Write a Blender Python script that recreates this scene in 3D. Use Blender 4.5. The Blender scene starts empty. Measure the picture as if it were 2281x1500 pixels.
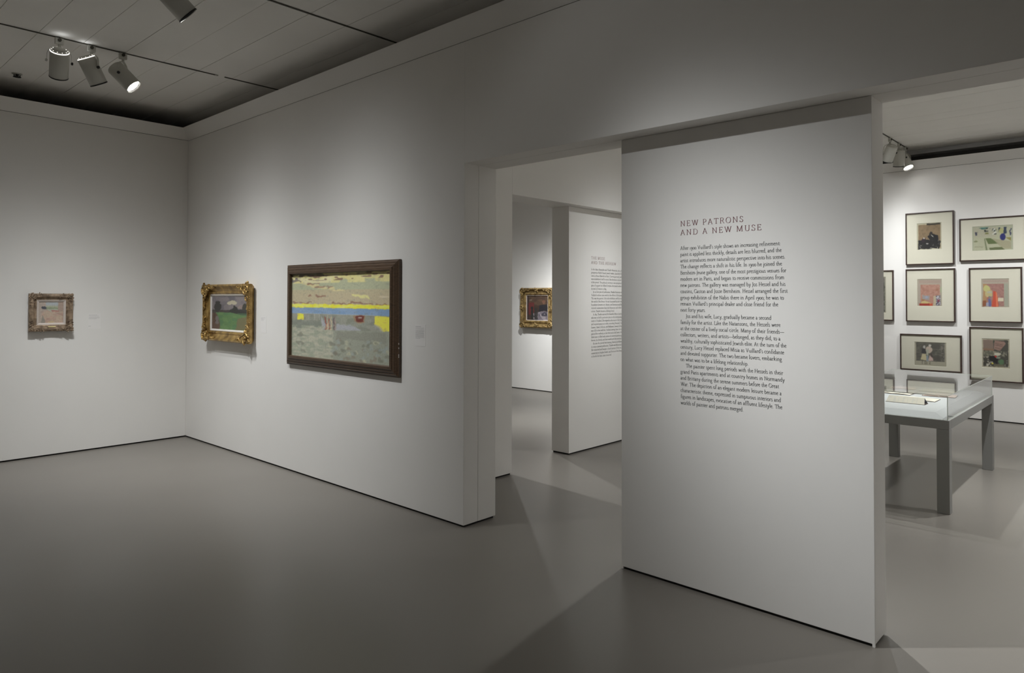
import bpy, bmesh, math, random
import numpy as np
from mathutils import Vector, Matrix

SC = bpy.context.scene
COL = SC.collection
random.seed(7)

# ------------------------------------------------------------------ camera
def setup_camera():
    f, yaw, pitch, roll, py = 1555.81, 0.7466, 0.0180, 0.0023, 635.85
    fw = Vector((-math.sin(yaw), math.cos(yaw), 0)); r = Vector((math.cos(yaw), math.sin(yaw), 0)); u = Vector((0, 0, 1))
    f2 = fw * math.cos(pitch) + u * math.sin(pitch); u2 = u * math.cos(pitch) - fw * math.sin(pitch)
    r3 = r * math.cos(roll) + u2 * math.sin(roll); u3 = u2 * math.cos(roll) - r * math.sin(roll)
    cam = bpy.data.cameras.new('camera'); o = bpy.data.objects.new('camera', cam); COL.objects.link(o)
    m = Matrix((r3, u3, -f2)).transposed().to_4x4(); m.translation = Vector((8.6129, -3.5253, 1.68))
    o.matrix_world = m
    cam.sensor_width = 36; cam.sensor_fit = 'HORIZONTAL'; cam.lens = f / 2281 * 36
    cam.shift_y = -(750 - py) / 2281; cam.clip_start = .05; cam.clip_end = 100
    SC.camera = o
setup_camera()

w = bpy.data.worlds.new('world'); SC.world = w; w.use_nodes = True
w.node_tree.nodes['Background'].inputs[0].default_value = (0, 0, 0, 1)
SC.view_settings.view_transform = 'Standard'; SC.view_settings.look = 'None'
SC.view_settings.exposure = 0.0; SC.view_settings.gamma = 1; SC.view_settings.use_curve_mapping = False
SC.cycles.max_bounces = 10; SC.cycles.diffuse_bounces = 7; SC.cycles.transparent_max_bounces = 24

POWER = 1.0
def spot(name, pos, target, watts, sigma=17, radius=.03, col=(.955, .985, 1.0)):
    """reflector lamp: bell-shaped beam of spread sigma (degrees) plus a little spill"""
    l = bpy.data.lights.new(name, 'SPOT'); l.energy = watts * POWER; l.spot_size = math.radians(150); l.spot_blend = .5
    l.shadow_soft_size = radius; l.color = col; l.use_nodes = True; nt = l.node_tree
    em = nt.nodes['Emission']; tc = nt.nodes.new('ShaderNodeTexCoord'); sp = nt.nodes.new('ShaderNodeSeparateXYZ')
    nt.links.new(tc.outputs['Normal'], sp.inputs[0])
    def mth(op, a_, v1=None, v2=None):
        n = nt.nodes.new('ShaderNodeMath'); n.operation = op; nt.links.new(a_, n.inputs[0])
        if v1 is not None: n.inputs[1].default_value = v1
        if v2 is not None: n.inputs[2].default_value = v2
        return n.outputs[0]
    k = 1/math.radians(sigma)**2
    e_ = mth('EXPONENT', mth('MULTIPLY_ADD', mth('ABSOLUTE', sp.outputs[2]), k, -k))
    nt.links.new(mth('MULTIPLY_ADD', e_, .993, .007), em.inputs['Strength'])
    o = bpy.data.objects.new(name, l); COL.objects.link(o)
    d = (Vector(target) - Vector(pos)).normalized()
    o.location = pos; o.rotation_euler = d.to_track_quat('-Z', 'Y').to_euler()
    return o
# unseen lamps, some placed from shadow edges, others added as fill: pos, target, watts, beam spread
LAMPS = [
    # main gallery
    ((5.80, -1.55, 3.60), (7.42, .15, .92), 490, 11),
    ((1.74, -2.9, 3.60), (0, -3.0, .2), 90, 15),  # from here down in this group: added fill that raises the ambient
    ((1.74, -4.8, 3.60), (0, -4.8, .2), 180, 15),
    ((9.9, -2.4, 3.60), (12, -2.4, .9), 30, 15),
    ((9.9, -5.2, 3.60), (12, -5.0, .9), 60, 15),
    ((3.8, -6.0, 3.60), (3.8, -8.0, 1.2), 170, 15),
    ((7.8, -6.0, 3.60), (7.8, -8.0, 1.2), 180, 15),
    # right hand gallery
    ((5.95, 6.35, 3.6), (6.1, 8.0, 1.4), 250, 18),
    ((7.9, 6.35, 3.6), (7.3, 8.0, 1.4), 250, 18),
    ((9.9, 6.6, 3.6), (9.4, 8.0, 1.3), 350, 20),
    ((5.95, 4.4, 3.6), (6.9, 3.6, .3), 500, 17),
    ((7.9, 3.7, 3.6), (7.2, 3.8, .3), 500, 17),
    ((5.85, 3.1, 3.6), (4.0, 3.0, 1.4), 235, 12.5),
    ((9.9, 3.6, 3.6), (9.2, 3.0, 0), 520, 22),
    ((9.9, 1.6, 3.6), (11.9, 2.0, 1.4), 330, 20),
    ((7.85, 1.6, 3.6), (9.2, 1.3, 0), 180, 15),
    ((5.85, 2.1, 3.6), (6.2, -.7, 0), 130, 11),
    ((5.90, 2.1, 3.6), (8.4, 0, 0), 620, 12),
    # left rear gallery
    ((1.74, 4.5, 3.6), (.8, 6.09, 1.0), 720, 12),
    ((-.3, 4.5, 3.6), (.1, 6.09, 1.0), 60, 14),
    ((1.74, 3.46, 3.6), (4.9, 1.9, 0), 330, 9),
    ((1.74, 2.6, 3.6), (2.4, 4.0, 0), 800, 15),  # added to brighten the rear floor
    ((1.74, 1.6, 3.6), (4.7, 1.5, 0), 420, 7.5),
    ((-1.2, 3.0, 3.6), (-3, 3, 1.3), 160, 20),
]
for (p, t, wt, dg) in LAMPS:
    spot('spot_light', p, t, wt, dg)

# ------------------------------------------------------------------ materials
def mat(name, col, rough=.6, metal=0, noise=0, nscale=20, bump=0, bscale=200, spec=None, attr=False, stretch=None, emit=None, col2=None):
    m = bpy.data.materials.new(name); m.use_nodes = True; nt = m.node_tree; b = nt.nodes['Principled BSDF']
    b.inputs['Roughness'].default_value = rough; b.inputs['Metallic'].default_value = metal
    if spec is not None: b.inputs['Specular IOR Level'].default_value = spec
    c = (*col, 1) if len(col) == 3 else col
    b.inputs['Base Color'].default_value = c
    tc = nt.nodes.new('ShaderNodeTexCoord'); mp = nt.nodes.new('ShaderNodeMapping'); nt.links.new(tc.outputs['Object'], mp.inputs[0])
    if stretch: mp.inputs['Scale'].default_value = stretch
    if noise:
        n = nt.nodes.new('ShaderNodeTexNoise'); n.inputs['Scale'].default_value = nscale; n.inputs['Detail'].default_value = 5
        nt.links.new(mp.outputs[0], n.inputs['Vector'])
        mx = nt.nodes.new('ShaderNodeMix'); mx.data_type = 'RGBA'
        mx.inputs['A'].default_value = (*[x * (1 - noise) for x in c[:3]], 1)
        mx.inputs['B'].default_value = (*(col2 if col2 else [min(1, x * (1 + noise)) for x in c[:3]]), 1)
        rp = nt.nodes.new('ShaderNodeMapRange'); rp.inputs['From Min'].default_value = .3; rp.inputs['From Max'].default_value = .7
        nt.links.new(n.outputs[0], rp.inputs[0]); nt.links.new(rp.outputs[0], mx.inputs['Factor'])
        nt.links.new(mx.outputs['Result'], b.inputs['Base Color'])
    if attr:
        a = nt.nodes.new('ShaderNodeVertexColor'); a.layer_name = 'paint'
        n = nt.nodes.new('ShaderNodeTexNoise'); n.inputs['Scale'].default_value = nscale; n.inputs['Detail'].default_value = 4
        nt.links.new(mp.outputs[0], n.inputs['Vector'])
        mx = nt.nodes.new('ShaderNodeMix'); mx.data_type = 'RGBA'; mx.blend_type = 'OVERLAY'; mx.inputs['Factor'].default_value = .22
        nt.links.new(a.outputs[0], mx.inputs['A']); nt.links.new(n.outputs[0], mx.inputs['B'])
        nt.links.new(mx.outputs['Result'], b.inputs['Base Color'])
    if bump:
        n = nt.nodes.new('ShaderNodeTexNoise'); n.inputs['Scale'].default_value = bscale; n.inputs['Detail'].default_value = 4
        nt.links.new(mp.outputs[0], n.inputs['Vector'])
        bp = nt.nodes.new('ShaderNodeBump'); bp.inputs['Strength'].default_value = bump; bp.inputs['Distance'].default_value = .002
        nt.links.new(n.outputs[0], bp.inputs['Height']); nt.links.new(bp.outputs[0], b.inputs['Normal'])
    if emit:
        b.inputs['Emission Color'].default_value = (1, .97, .92, 1); b.inputs['Emission Strength'].default_value = emit
    return m

M = {}
M['wall'] = mat('wall_paint', (.78, .758, .725), .85, noise=.012, nscale=2, bump=.08, bscale=350, spec=.25)
M['recess'] = mat('shadow_recess', (.012, .011, .010), .9)
M['void_grey'] = mat('grey_cavity', (.09, .082, .074), .95)
M['cavity'] = mat('dark_cavity', (.03, .028, .026), .95)
M['ceil'] = mat('ceiling_paint', (.84, .82, .78), .9, noise=.03, nscale=1.2, bump=.06, bscale=60, spec=.2)
M['track'] = mat('track_enamel', (.05, .045, .03), .5)
M['can'] = mat('lamp_enamel', (.52, .51, .46), .42)
M['black'] = mat('black_metal', (.01, .01, .01), .4)
M['chrome'] = mat('bright_steel', (.7, .7, .68), .2, 1)
M['lens'] = mat('lamp_lens', (.9, .9, .9), .3, emit=12)
M['lens_off'] = mat('lamp_glass_dim', (.05, .05, .05), .2)
M['halo'] = mat('lamp_vent_glow', (.9, .9, .8), .4, emit=1.4)
M['gold'] = mat('gilt_leaf', (.30, .175, .055), .34, .6, noise=.35, nscale=14, col2=(.60, .40, .14), bump=.12, bscale=120)
M['gold2'] = mat('aged_gilt_leaf', (.24, .15, .06), .38, .5, noise=.4, nscale=16, col2=(.46, .32, .13), bump=.15, bscale=120)
M['carved'] = mat('carved_wood_gilt', (.16, .105, .065), .48, .25, noise=.35, nscale=25, col2=(.42, .31, .21), bump=.15, bscale=160)
M['walnut'] = mat('dark_walnut', (.078, .046, .026), .38, noise=.35, nscale=14, stretch=(1, 8, 8), bump=.2, bscale=90)
M['slim'] = mat('slim_dark_wood', (.040, .021, .015), .4, noise=.3, nscale=20)
M['liner'] = mat('painted_liner', (.66, .62, .57), .7)
M['liner_pink'] = mat('linen_liner', (.56, .49, .44), .8, noise=.06, nscale=120)
M['mat'] = mat('mat_board', (.64, .605, .51), .85, noise=.02, nscale=200)
M['brass'] = mat('brass_plate', (.95, .82, .42), .35, .25)
M['paint'] = mat('painted_canvas', (.5, .5, .5), .6, attr=True, nscale=60, bump=.4, bscale=220)
M['ink'] = mat('printed_paper', (.5, .5, .5), .8, attr=True, nscale=90)
M['text'] = mat('grey_vinyl_lettering', (.10, .10, .10), .7)
M['heading'] = mat('wine_vinyl_lettering', (.16, .045, .055), .7)
M['label'] = mat('label_card', (.80, .775, .75), .85, spec=.25)
M['print'] = mat('label_print', (.36, .355, .345), .8)
M['table'] = mat('grey_lacquer', (.22, .215, .20), .45, spec=.4)
M['deck'] = mat('display_deck', (.31, .31, .305), .7)
M['paper'] = mat('cream_paper', (.48, .44, .36), .8, noise=.04, nscale=30)
M['pink_paper'] = mat('peach_paper', (.50, .38, .31), .8, noise=.05, nscale=30)
M['cover'] = mat('dark_book_cover', (.06, .035, .028), .6)
M['violet'] = mat('slate_paper', (.20, .20, .25), .8)

def floor_mat():
    m = mat('floor_coating', (.176, .160, .140), .42, spec=.5)
    nt = m.node_tree; b = nt.nodes['Principled BSDF']
    n = nt.nodes.new('ShaderNodeTexNoise'); n.inputs['Scale'].default_value = 1.1; n.inputs['Detail'].default_value = 1
    tc = nt.nodes['Texture Coordinate']; nt.links.new(tc.outputs['Object'], n.inputs['Vector'])
    r = nt.nodes.new('ShaderNodeMapRange'); r.inputs['To Min'].default_value = .27; r.inputs['To Max'].default_value = .36
    nt.links.new(n.outputs[0], r.inputs[0]); nt.links.new(r.outputs[0], b.inputs['Roughness'])
    return m
M['floor'] = floor_mat()

def acrylic(name, tint, f0=.04, rough=0.0):
    m = bpy.data.materials.new(name); m.use_nodes = True; nt = m.node_tree; nt.nodes.clear()
    out = nt.nodes.new('ShaderNodeOutputMaterial'); mx = nt.nodes.new('ShaderNodeMixShader'); lw = nt.nodes.new('ShaderNodeLayerWeight'); lw.inputs[0].default_value = .5
    pw = nt.nodes.new('ShaderNodeMath'); pw.operation = 'POWER'; pw.inputs[1].default_value = 5
    ma = nt.nodes.new('ShaderNodeMath'); ma.operation = 'MULTIPLY_ADD'; ma.inputs[1].default_value = 1-f0; ma.inputs[2].default_value = f0
    t = nt.nodes.new('ShaderNodeBsdfTransparent'); g = nt.nodes.new('ShaderNodeBsdfGlossy')
    t.inputs[0].default_value = (*tint, 1); g.inputs['Roughness'].default_value = rough
    nt.links.new(lw.outputs['Facing'], pw.inputs[0]); nt.links.new(pw.outputs[0], ma.inputs[0])
    nt.links.new(ma.outputs[0], mx.inputs[0]); nt.links.new(t.outputs[0], mx.inputs[1]); nt.links.new(g.outputs[0], mx.inputs[2])
    nt.links.new(mx.outputs[0], out.inputs[0]); return m
M['acrylic'] = acrylic('clear_acrylic', (.975, .982, .975), .035)
M['glaze'] = acrylic('picture_glazing', (.985, .988, .98), .012)
M['edge'] = mat('acrylic_polished_edge', (.50, .53, .47), .2)

# ------------------------------------------------------------------ mesh helpers
class MB:
    def __init__(s): s.v = []; s.f = []; s.mi = []; s.mats = []; s.smooth = []
    def add(s, vs, fs, mi=0, smooth=False):
        o = len(s.v); s.v.extend([tuple(v) for v in vs]); s.f.extend([tuple(i + o for i in f) for f in fs]); s.mi.extend([mi] * len(fs)); s.smooth.extend([smooth] * len(fs)); return s
    def box(s, a, b, mi=0):
        x0, y0, z0 = a; x1, y1, z1 = b
        vs = [(x0,y0,z0),(x1,y0,z0),(x1,y1,z0),(x0,y1,z0),(x0,y0,z1),(x1,y0,z1),(x1,y1,z1),(x0,y1,z1)]
        return s.add(vs, [(0,3,2,1),(4,5,6,7),(0,1,5,4),(1,2,6,5),(2,3,7,6),(3,0,4,7)], mi)
    def lathe(s, prof, n=28, mi=0, M4=None, cap0=True, cap1=True, smooth=True):
        """prof = [(radius, z)...] revolved about z"""
        vs = []
        for r, z in prof:
            for k in range(n):
                a = 2 * math.pi * k / n; vs.append(Vector((r * math.cos(a), r * math.sin(a), z)))
        if M4 is not None: vs = [M4 @ v for v in vs]
        fs = []
        for j in range(len(prof) - 1):
            for k in range(n):
                fs.append((j*n+k, j*n+(k+1)%n, (j+1)*n+(k+1)%n, (j+1)*n+k))
        s.add(vs, fs, mi, smooth)
        o = len(s.v) - len(vs)
        if cap0: s.f.append(tuple(o + k for k in reversed(range(n)))); s.mi.append(mi); s.smooth.append(False)
        if cap1: s.f.append(tuple(o + (len(prof)-1)*n + k for k in range(n))); s.mi.append(mi); s.smooth.append(False)
        return s
    def tube(s, pts, r, n=8, mi=0, closed=False):
        pts = [Vector(p) for p in pts]; N = len(pts); vs = []
        for i, p in enumerate(pts):
            a = pts[(i-1) % N] if (closed or i) else p; b = pts[(i+1) % N] if (closed or i < N-1) else p
            t = (b - a).normalized(); up = Vector((0, 0, 1)) if abs(t.z) < .9 else Vector((1, 0, 0))
            x = t.cross(up).normalized(); y = t.cross(x)
            rr = r[i] if isinstance(r, (list, tuple)) else r
            for k in range(n):
                q = 2*math.pi*k/n; vs.append(p + rr*(x*math.cos(q) + y*math.sin(q)))
        fs = []
        for j in range(N if closed else N-1):
            for k in range(n):
                fs.append((j*n+k, j*n+(k+1)%n, ((j+1)%N)*n+(k+1)%n, ((j+1)%N)*n+k))
        s.add(vs, fs, mi, True); o = len(s.v) - len(vs)
        if not closed:
            s.f.append(tuple(o+k for k in range(n))); s.mi.append(mi); s.smooth.append(False)
            s.f.append(tuple(o+(N-1)*n+k for k in reversed(range(n)))); s.mi.append(mi); s.smooth.append(False)
        return s
    def blob(s, c, r, n=8, m=5, mi=0):
        vs = [(c[0], c[1], c[2]-r[2])]; fs = []
        for j in range(1, m):
            th = math.pi*j/m
            for k in range(n):
                a = 2*math.pi*k/n; vs.append((c[0]+r[0]*math.sin(th)*math.cos(a), c[1]+r[1]*math.sin(th)*math.sin(a), c[2]-r[2]*math.cos(th)))
        vs.append((c[0], c[1], c[2]+r[2])); T = len(vs)-1
        for k in range(n):
            fs.append((0, 1+(k+1)%n, 1+k)); fs.append((T, 1+(m-2)*n+k, 1+(m-2)*n+(k+1)%n))
            for j in range(m-2): fs.append((1+j*n+k, 1+j*n+(k+1)%n, 1+(j+1)*n+(k+1)%n, 1+(j+1)*n+k))
        return s.add(vs, fs, mi, True)
    def build(s, name, mats, parent=None, loc=None, M4=None):
        me = bpy.data.meshes.new(name); vs = s.v if M4 is None else [tuple(M4 @ Vector(v)) for v in s.v]
        me.from_pydata(vs, [], s.f); me.validate()
        if not isinstance(mats, (list, tuple)): mats = [mats]
        for m_ in mats: me.materials.append(m_)
        if len(me.polygons) == len(s.mi):
            me.polygons.foreach_set('material_index', s.mi); me.polygons.foreach_set('use_smooth', s.smooth)
        me.update(); o = bpy.data.objects.new(name, me); COL.objects.link(o)
        if parent: o.parent = parent
        if loc: o.location = loc
        return o
def tag(o, label=None, cat=None, group=None, kind=None):
    if label: o['label'] = label
    if cat: o['category'] = cat
    if group: o['group'] = group
    if kind: o['kind'] = kind
    return o
def empty(name, loc, M4=None):
    o = bpy.data.objects.new(name, None); COL.objects.link(o); o.empty_display_size = .1
    if M4 is not None: o.matrix_world = M4
    else: o.location = loc
    return o
def bevel(o, wdt=.003, seg=2):
    b = o.modifiers.new('bevel', 'BEVEL'); b.width = wdt; b.segments = seg; b.limit_method = 'ANGLE'; return o

# ------------------------------------------------------------------ the setting
XJ, T1, T2, ZO, ZT, G = 4.873, .1466, .3345, 2.672, 3.575, .015
PL, PR = 6.147, 7.597
X2, X3, X4 = 4.081, 3.969, 3.731
XE, XW, YS = 12.0, 0.0, -8.0
ZL, LP, ZC = 3.70, .11, 3.90

tag(MB().box((-4, YS-.3, -.1), (XE+.3, 9, 0)).build('floor', M['floor']), kind='structure')

def struct(name, boxes, m='wall', parent=None):
    b = MB()
    for a, c in boxes: b.box(a, c)
    o = b.build(name, M[m], parent)
    if not parent: tag(o, kind='structure')
    bevel(o, .002, 2)
    return o
wl = struct('wall_left', [((-.25, YS, G), (0, -.0005, ZT))])
wb = struct('wall_back', [((-.25, 0, G), (XJ, T1-.001, ZT)), ((XJ, 0, ZO), (XE, T1-.001, ZT)), ((10.2, 0, G), (XE, T1-.001, ZO))])
struct('rear_lining', [((-3, T1+.001, G), (XJ, T2, ZT)), ((XJ, T1+.001, ZO), (XE, T2, ZT)), ((10.2, T1+.001, G), (XE, T2, ZO))], parent=wb)
struct('wall_centre', [((PL, T1+.002, G), (PR, T2, ZO-.001))])
# cross wall between the two rear galleries, with its own opening and pier
wc = struct('wall_cross', [((X3+.001, T2+.001, G), (X2, 1.3746, ZT)), ((X3+.001, 1.3746, ZO), (X2, 5.0, ZT)), ((X3+.001, 5.0, G), (X2, 8.017, ZT))])
struct('rear_lining', [((X4, T2+.001, G), (X3-.001, 1.3746, ZT)), ((X4, 1.3746, ZO), (X3-.001, 5.0, ZT)), ((X4, 5.0, G), (X3-.001, 8.017, ZT))], parent=wc)
struct('wall_pier', [((X4, 2.3965, G), (X3-.002, 3.85, ZO-.001))])
struct('wall_far', [((-3, 6.09, G), (X4-.001, 6.3, ZT))])
struct('wall_far_right', [((X2+.001, 8.018, G), (XE, 8.25, ZT))])
struct('wall_rear_left', [((-3.2, T2+.001, G), (-3.001, 6.3, ZC))])
struct('wall_right', [((XE+.001, YS, G), (XE+.2, 8.25, ZC))])
struct('wall_front', [((-.25, YS-.2, G), (XE+.2, YS-.001, ZC))])

# recessed near-black strips stand in for the shadow gap under each wall
def gap(name, boxes):
    b = MB()
    for a, c in boxes: b.box(a, c)
    return tag(b.build(name, M['recess']), kind='structure')
e = .012
gap('shadow_gap_left', [((-.25, YS, 0), (-e, -.05, G))])
gap('shadow_gap_back', [((-.25, e, 0), (XJ-e, T2-e, G))])
gap('shadow_gap_centre', [((PL+e, T1+e, 0), (PR-e, T2-e, G))])
gap('shadow_gap_cross', [((X4+e, T2+.001, 0), (X2-e, 1.3746-e, G)), ((X4+e, 5.0+e, 0), (X2-e, 8.017, G))])
gap('shadow_gap_pier', [((X4+e, 2.3965+e, 0), (X3-e, 3.85-e, G))])
gap('shadow_gap_far', [((-3, 6.09+e, 0), (X4-.001, 6.3, G))])
gap('shadow_gap_far_right', [((X2+.001, 8.018+e, 0), (XE, 8.25, G))])
gap('shadow_gap_rear_left', [((-3.2, T2+.001, 0), (-3.02, 6.08, G))])
gap('shadow_gap_right', [((10.2, e, 0), (XE, T2-e, G)), ((XE+.02, YS, 0), (XE+.2, 8.2, G))])
gap('shadow_gap_front', [((0, YS-.2, 0), (XE, YS-.02, G))])
# small bead feet at the ends of the pier
for i, x in enumerate((PL+.001, PR-.013)):
    MB().box((x, T1+.002, 0.0005), (x+.012, T1+.014, G+.002)).build('corner_bead', M['wall'], bpy.data.objects['wall_centre'])

# cornice: sloped lip on top of the partitions, then a dark shelf above
def cornice(name, pts, depth):
    """pts: polyline of the wall top line (x,y); into = inward offset per vertex for the lip"""
    b = MB(); n = len(pts); vs = []
    for (x, y, ix, iy) in pts:
        vs += [(x, y, ZT+.004), (x+ix*LP, y+iy*LP, ZL), (x-ix*depth, y-iy*depth, ZL), (x-ix*depth, y-iy*depth, ZT+.004)]
    fs = []
    for i in range(n-1):
        for k in range(4):
            a = 4*i+k; c = 4*i+(k+1) % 4; fs.append((a, c, c+4, a+4))
    fs += [(3, 2, 1, 0), (4*n-4, 4*n-3, 4*n-2, 4*n-1)]
    b.add(vs, fs); o = b.build(name, M['wall']); return tag(o, kind='structure')
cornice('trim_1', [(0, YS, 1, 0), (0, 0, 1, -1), (XE, 0, 0, -1)], .24)
cornice('trim_2', [(XE, 8.018, 0, -1), (X2, 8.018, 0, -1)], .2)
cornice('trim_3', [(X4, 6.09, 0, -1), (-3, 6.09, 0, -1)], .2)
# seam line between wall and cornice
gap('trim_4', [((-.1, YS, ZT-.003), (-.006, 0, ZT+.006)), ((0, .006, ZT-.003), (XE, .1, ZT+.006)), ((X2, 8.024, ZT-.003), (XE, 8.1, ZT+.006))])
# dark pocket between partitions and ceiling; filler boxes added to block light leaks
def void(name, boxes):
    b = MB()
    for a, c in boxes: b.box(a, c)
    return tag(b.build(name, M['cavity']), kind='structure')
void('ceiling_void_filler', [((-1.3, YS, ZL-.05), (-.26, .32, ZL)), ((-1.5, YS, ZL-.05), (-1.3, .32, 4.3)), ((-1.5, .30, ZL+.001), (XE, .3345, 4.3)),
     ((X4+.05, .34, ZL), (X2-.05, 8.0, 4.3)), ((X4+.05, .34, ZT+.005), (X2-.05, 8.0, ZL-.001)),
     ((-3, 6.31, ZL-.05), (X4, 6.5, 4.3))])
void('trim_5', [((X2, 8.40, 3.876), (XE, 8.6, 4.1))])
void('void_far_right', [((X2, 8.26, ZL-.05), (XE, 8.6, ZL)), ((X2, 8.6, ZL-.05), (XE, 8.8, 4.3))])
for nm in ('trim_5', 'void_far_right'): bpy.data.objects[nm].data.materials[0] = M['void_grey']
bpy.data.objects['trim_5'].data.materials[0] = M['wall']

# ceiling of long planks separated by open joints
ceil = tag(MB().box((-3.2, YS-.2, ZC+.02), (XE+.2, 8.19, ZC+.12)).build('ceiling', M['cavity']), kind='structure')
P = .333; y0 = -1.62; ks = range(-20, 30); me0 = None
for k in ks:
    a = y0 + k*P; c = a + P
    a = max(a, YS-.2); c = min(c, 8.19)
    if c - a < .05: continue
    gp = .0019
    bb = MB().box((0, gp, 0), (XE+3.4, c-a-gp, .018))
    full = abs((c-a)-P) < 1e-6
    if full and me0 is not None:
        o = bpy.data.objects.new('ceiling_plank', me0); COL.objects.link(o); o.parent = ceil
    else:
        o = bb.build('ceiling_plank', M['ceil'], ceil)
        if full: me0 = o.data
    o.location = (-3.2, a, ZC + random.uniform(-.0008, .0008))

# ------------------------------------------------------------------ lettering (own broad-nib book face)
GL = {}
def g(ch, adv, *st): GL[ch] = (adv, st)
# strokes: (kind, pts) kind 'l' straight, 'c' curved; 's' = serif bar (x0,y,x1)
def L(*p): return ('l', p)
def C(*p): return ('c', p)
def S(x0, y, x1): return ('s', ((x0, y), (x1, y)))
g('a', 9, C((1.6,8),(3.6,9.8),(6,8.6),(6.2,6),(6.2,2),(7,.6),(8.2,.9)), C((6.2,6),(3,5),(1.3,3),(2.2,.6),(4.2,.4),(6.2,2.2)))
g('b', 10.5, L((2,17),(2,.5)), S(.6,16.6,2), C((2,7.4),(4.4,9.6),(7.2,9),(8.7,5),(7.2,1),(4.6,.1),(2,1)))
g('c', 8.6, C((7.4,7.8),(5.4,9.6),(2.8,8.6),(1.2,5),(2.6,1.2),(5,.2),(7.6,1.6)))
g('d', 10.5, L((8,17),(8,.3)), S(6.4,16.6,8), S(8,.3,9.6), C((8,8.4),(5.6,9.7),(2.6,8.6),(1.2,4.8),(2.6,.9),(5.2,.2),(8,1.9)))
g('e', 8.6, C((1.5,5.4),(7,6.6),(6.6,9),(4.4,9.8),(2,8.2),(1.2,4.8),(2.6,1.2),(5,.2),(7.6,1.8)))
g('f', 6.6, C((7.6,15.6),(6,17),(4,16),(3,13),(3,9),(3,.4)), S(1,9.3,6), S(1.2,.3,5.2))
g('g', 9.4, C((4.4,9.8),(2,8.6),(1.6,6),(3,3.8),(5,3.8),(6.8,5.4),(6.6,8.4),(4.4,9.8)), C((3,3.8),(1.8,2),(3.6,.6),(7,0),(8.4,-2.4),(6.4,-5),(3.2,-5.4),(1,-3.8),(1.8,-1.2),(3.6,.4)), S(6.8,9,9))
g('h', 11, L((2.2,17),(2.2,.3)), S(.6,16.6,2.2), S(.6,.3,4), C((2.2,7),(4.6,9.5),(7.4,9),(8.4,6),(8.4,.3)), S(6.8,.3,10.2))
g('i', 5.2, L((2.5,9.4),(2.5,.3)), S(.8,9,2.5), S(.7,.3,4.4), L((2.5,13.7),(2.5,12.4)))
g('j', 5, C((2.8,9.4),(2.8,0),(2.4,-4),(0,-5.6)), S(1,9,2.8), L((2.8,13.7),(2.8,12.4)))
g('k', 10, L((2.2,17),(2.2,.3)), S(.6,16.6,2.2), S(.6,.3,4), L((2.4,4.4),(7.4,9.2)), L((4,5.6),(8.6,.3)), S(5.6,9.3,8.6), S(7.4,.3,10))
g('l', 5.2, L((2.5,17),(2.5,.3)), S(.8,16.6,2.5), S(.7,.3,4.4))
g('m', 16, L((2.2,9.6),(2.2,.3)), S(.6,9.1,2.2), S(.6,.3,4), C((2.2,7),(4.4,9.5),(6.8,9),(7.8,6),(7.8,.3)), S(6.2,.3,9.6), C((7.8,7),(10,9.5),(12.4,9),(13.4,6),(13.4,.3)), S(11.8,.3,15.2))
g('n', 11, L((2.2,9.6),(2.2,.3)), S(.6,9.1,2.2), S(.6,.3,4), C((2.2,7),(4.6,9.5),(7.4,9),(8.4,6),(8.4,.3)), S(6.8,.3,10.2))
g('o', 10, C((5,9.8),(2.4,8.8),(1.1,5),(2.4,1.1),(5,.1),(7.6,1.1),(8.9,5),(7.6,8.8),(5,9.8)))
g('p', 10.6, L((2.2,9.6),(2.2,-5.6)), S(.6,9.1,2.2), S(.6,-5.6,4.2), C((2.2,7.4),(4.6,9.6),(7.4,9),(9,5),(7.4,1),(4.8,.1),(2.2,1.2)))
g('q', 10.6, L((8.2,9.6),(8.2,-5.6)), S(6.6,-5.6,9.8), C((8.2,8.6),(5.6,9.8),(2.6,8.6),(1.2,4.8),(2.6,.9),(5.2,.2),(8.2,1.9)))
g('r', 7.6, L((2.4,9.6),(2.4,.3)), S(.8,9.1,2.4), S(.7,.3,4.6), C((2.4,7),(4.2,9.5),(6.6,9.2),(7,8)))
g('s', 7.4, C((5.8,8),(4,9.8),(2,8.8),(1.6,7),(3.2,5.6),(5.2,4.4),(6,2.4),(4.6,.4),(2.4,.4),(1,2.2)))
g('t', 6.4, C((3,12),(3,9),(3,2.4),(4.2,.4),(6.2,1.2)), S(1,9.3,6))
g('u', 11, C((2.4,9.4),(2.4,3),(3.8,.6),(6,.5),(8.2,2.6)), S(.8,9,2.4), L((8.2,9.4),(8.2,.3)), S(6.6,9,8.2), S(8.2,.3,9.8))
g('v', 9.6, L((1.6,9.2),(5,.3)), L((5,.3),(8,9.2)), S(0,9.2,3.4), S(6.4,9.2,9.6))
g('w', 14.4, L((1.6,9.2),(4.6,.3)), L((4.6,.3),(7.2,9.2)), L((7.2,9.2),(10,.3)), L((10,.3),(12.8,9.2)), S(0,9.2,3.4), S(11.2,9.2,14.4))
g('x', 9.6, L((1.8,9.2),(7.6,.3)), L((1.8,.3),(7.6,9.2)), S(.4,9.2,3.6), S(6,9.2,9), S(.2,.3,3.2), S(6,.3,9.2))
g('y', 9.6, L((1.6,9.2),(5,.3)), C((8,9.2),(5,.3),(3.4,-4.2),(1,-5.4)), S(0,9.2,3.4), S(6.4,9.2,9.6))
g('z', 8.6, L((1.4,9.2),(7,9.2)), L((7,9.2),(1.4,.4)), L((1.4,.4),(7.2,.4)))
g('A', 14.4, L((7,15.4),(12.4,.4)), L((7,15.4),(2,.4)), L((3.6,5.4),(10.4,5.4)), S(.2,.3,4), S(10.4,.3,14.2))
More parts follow.
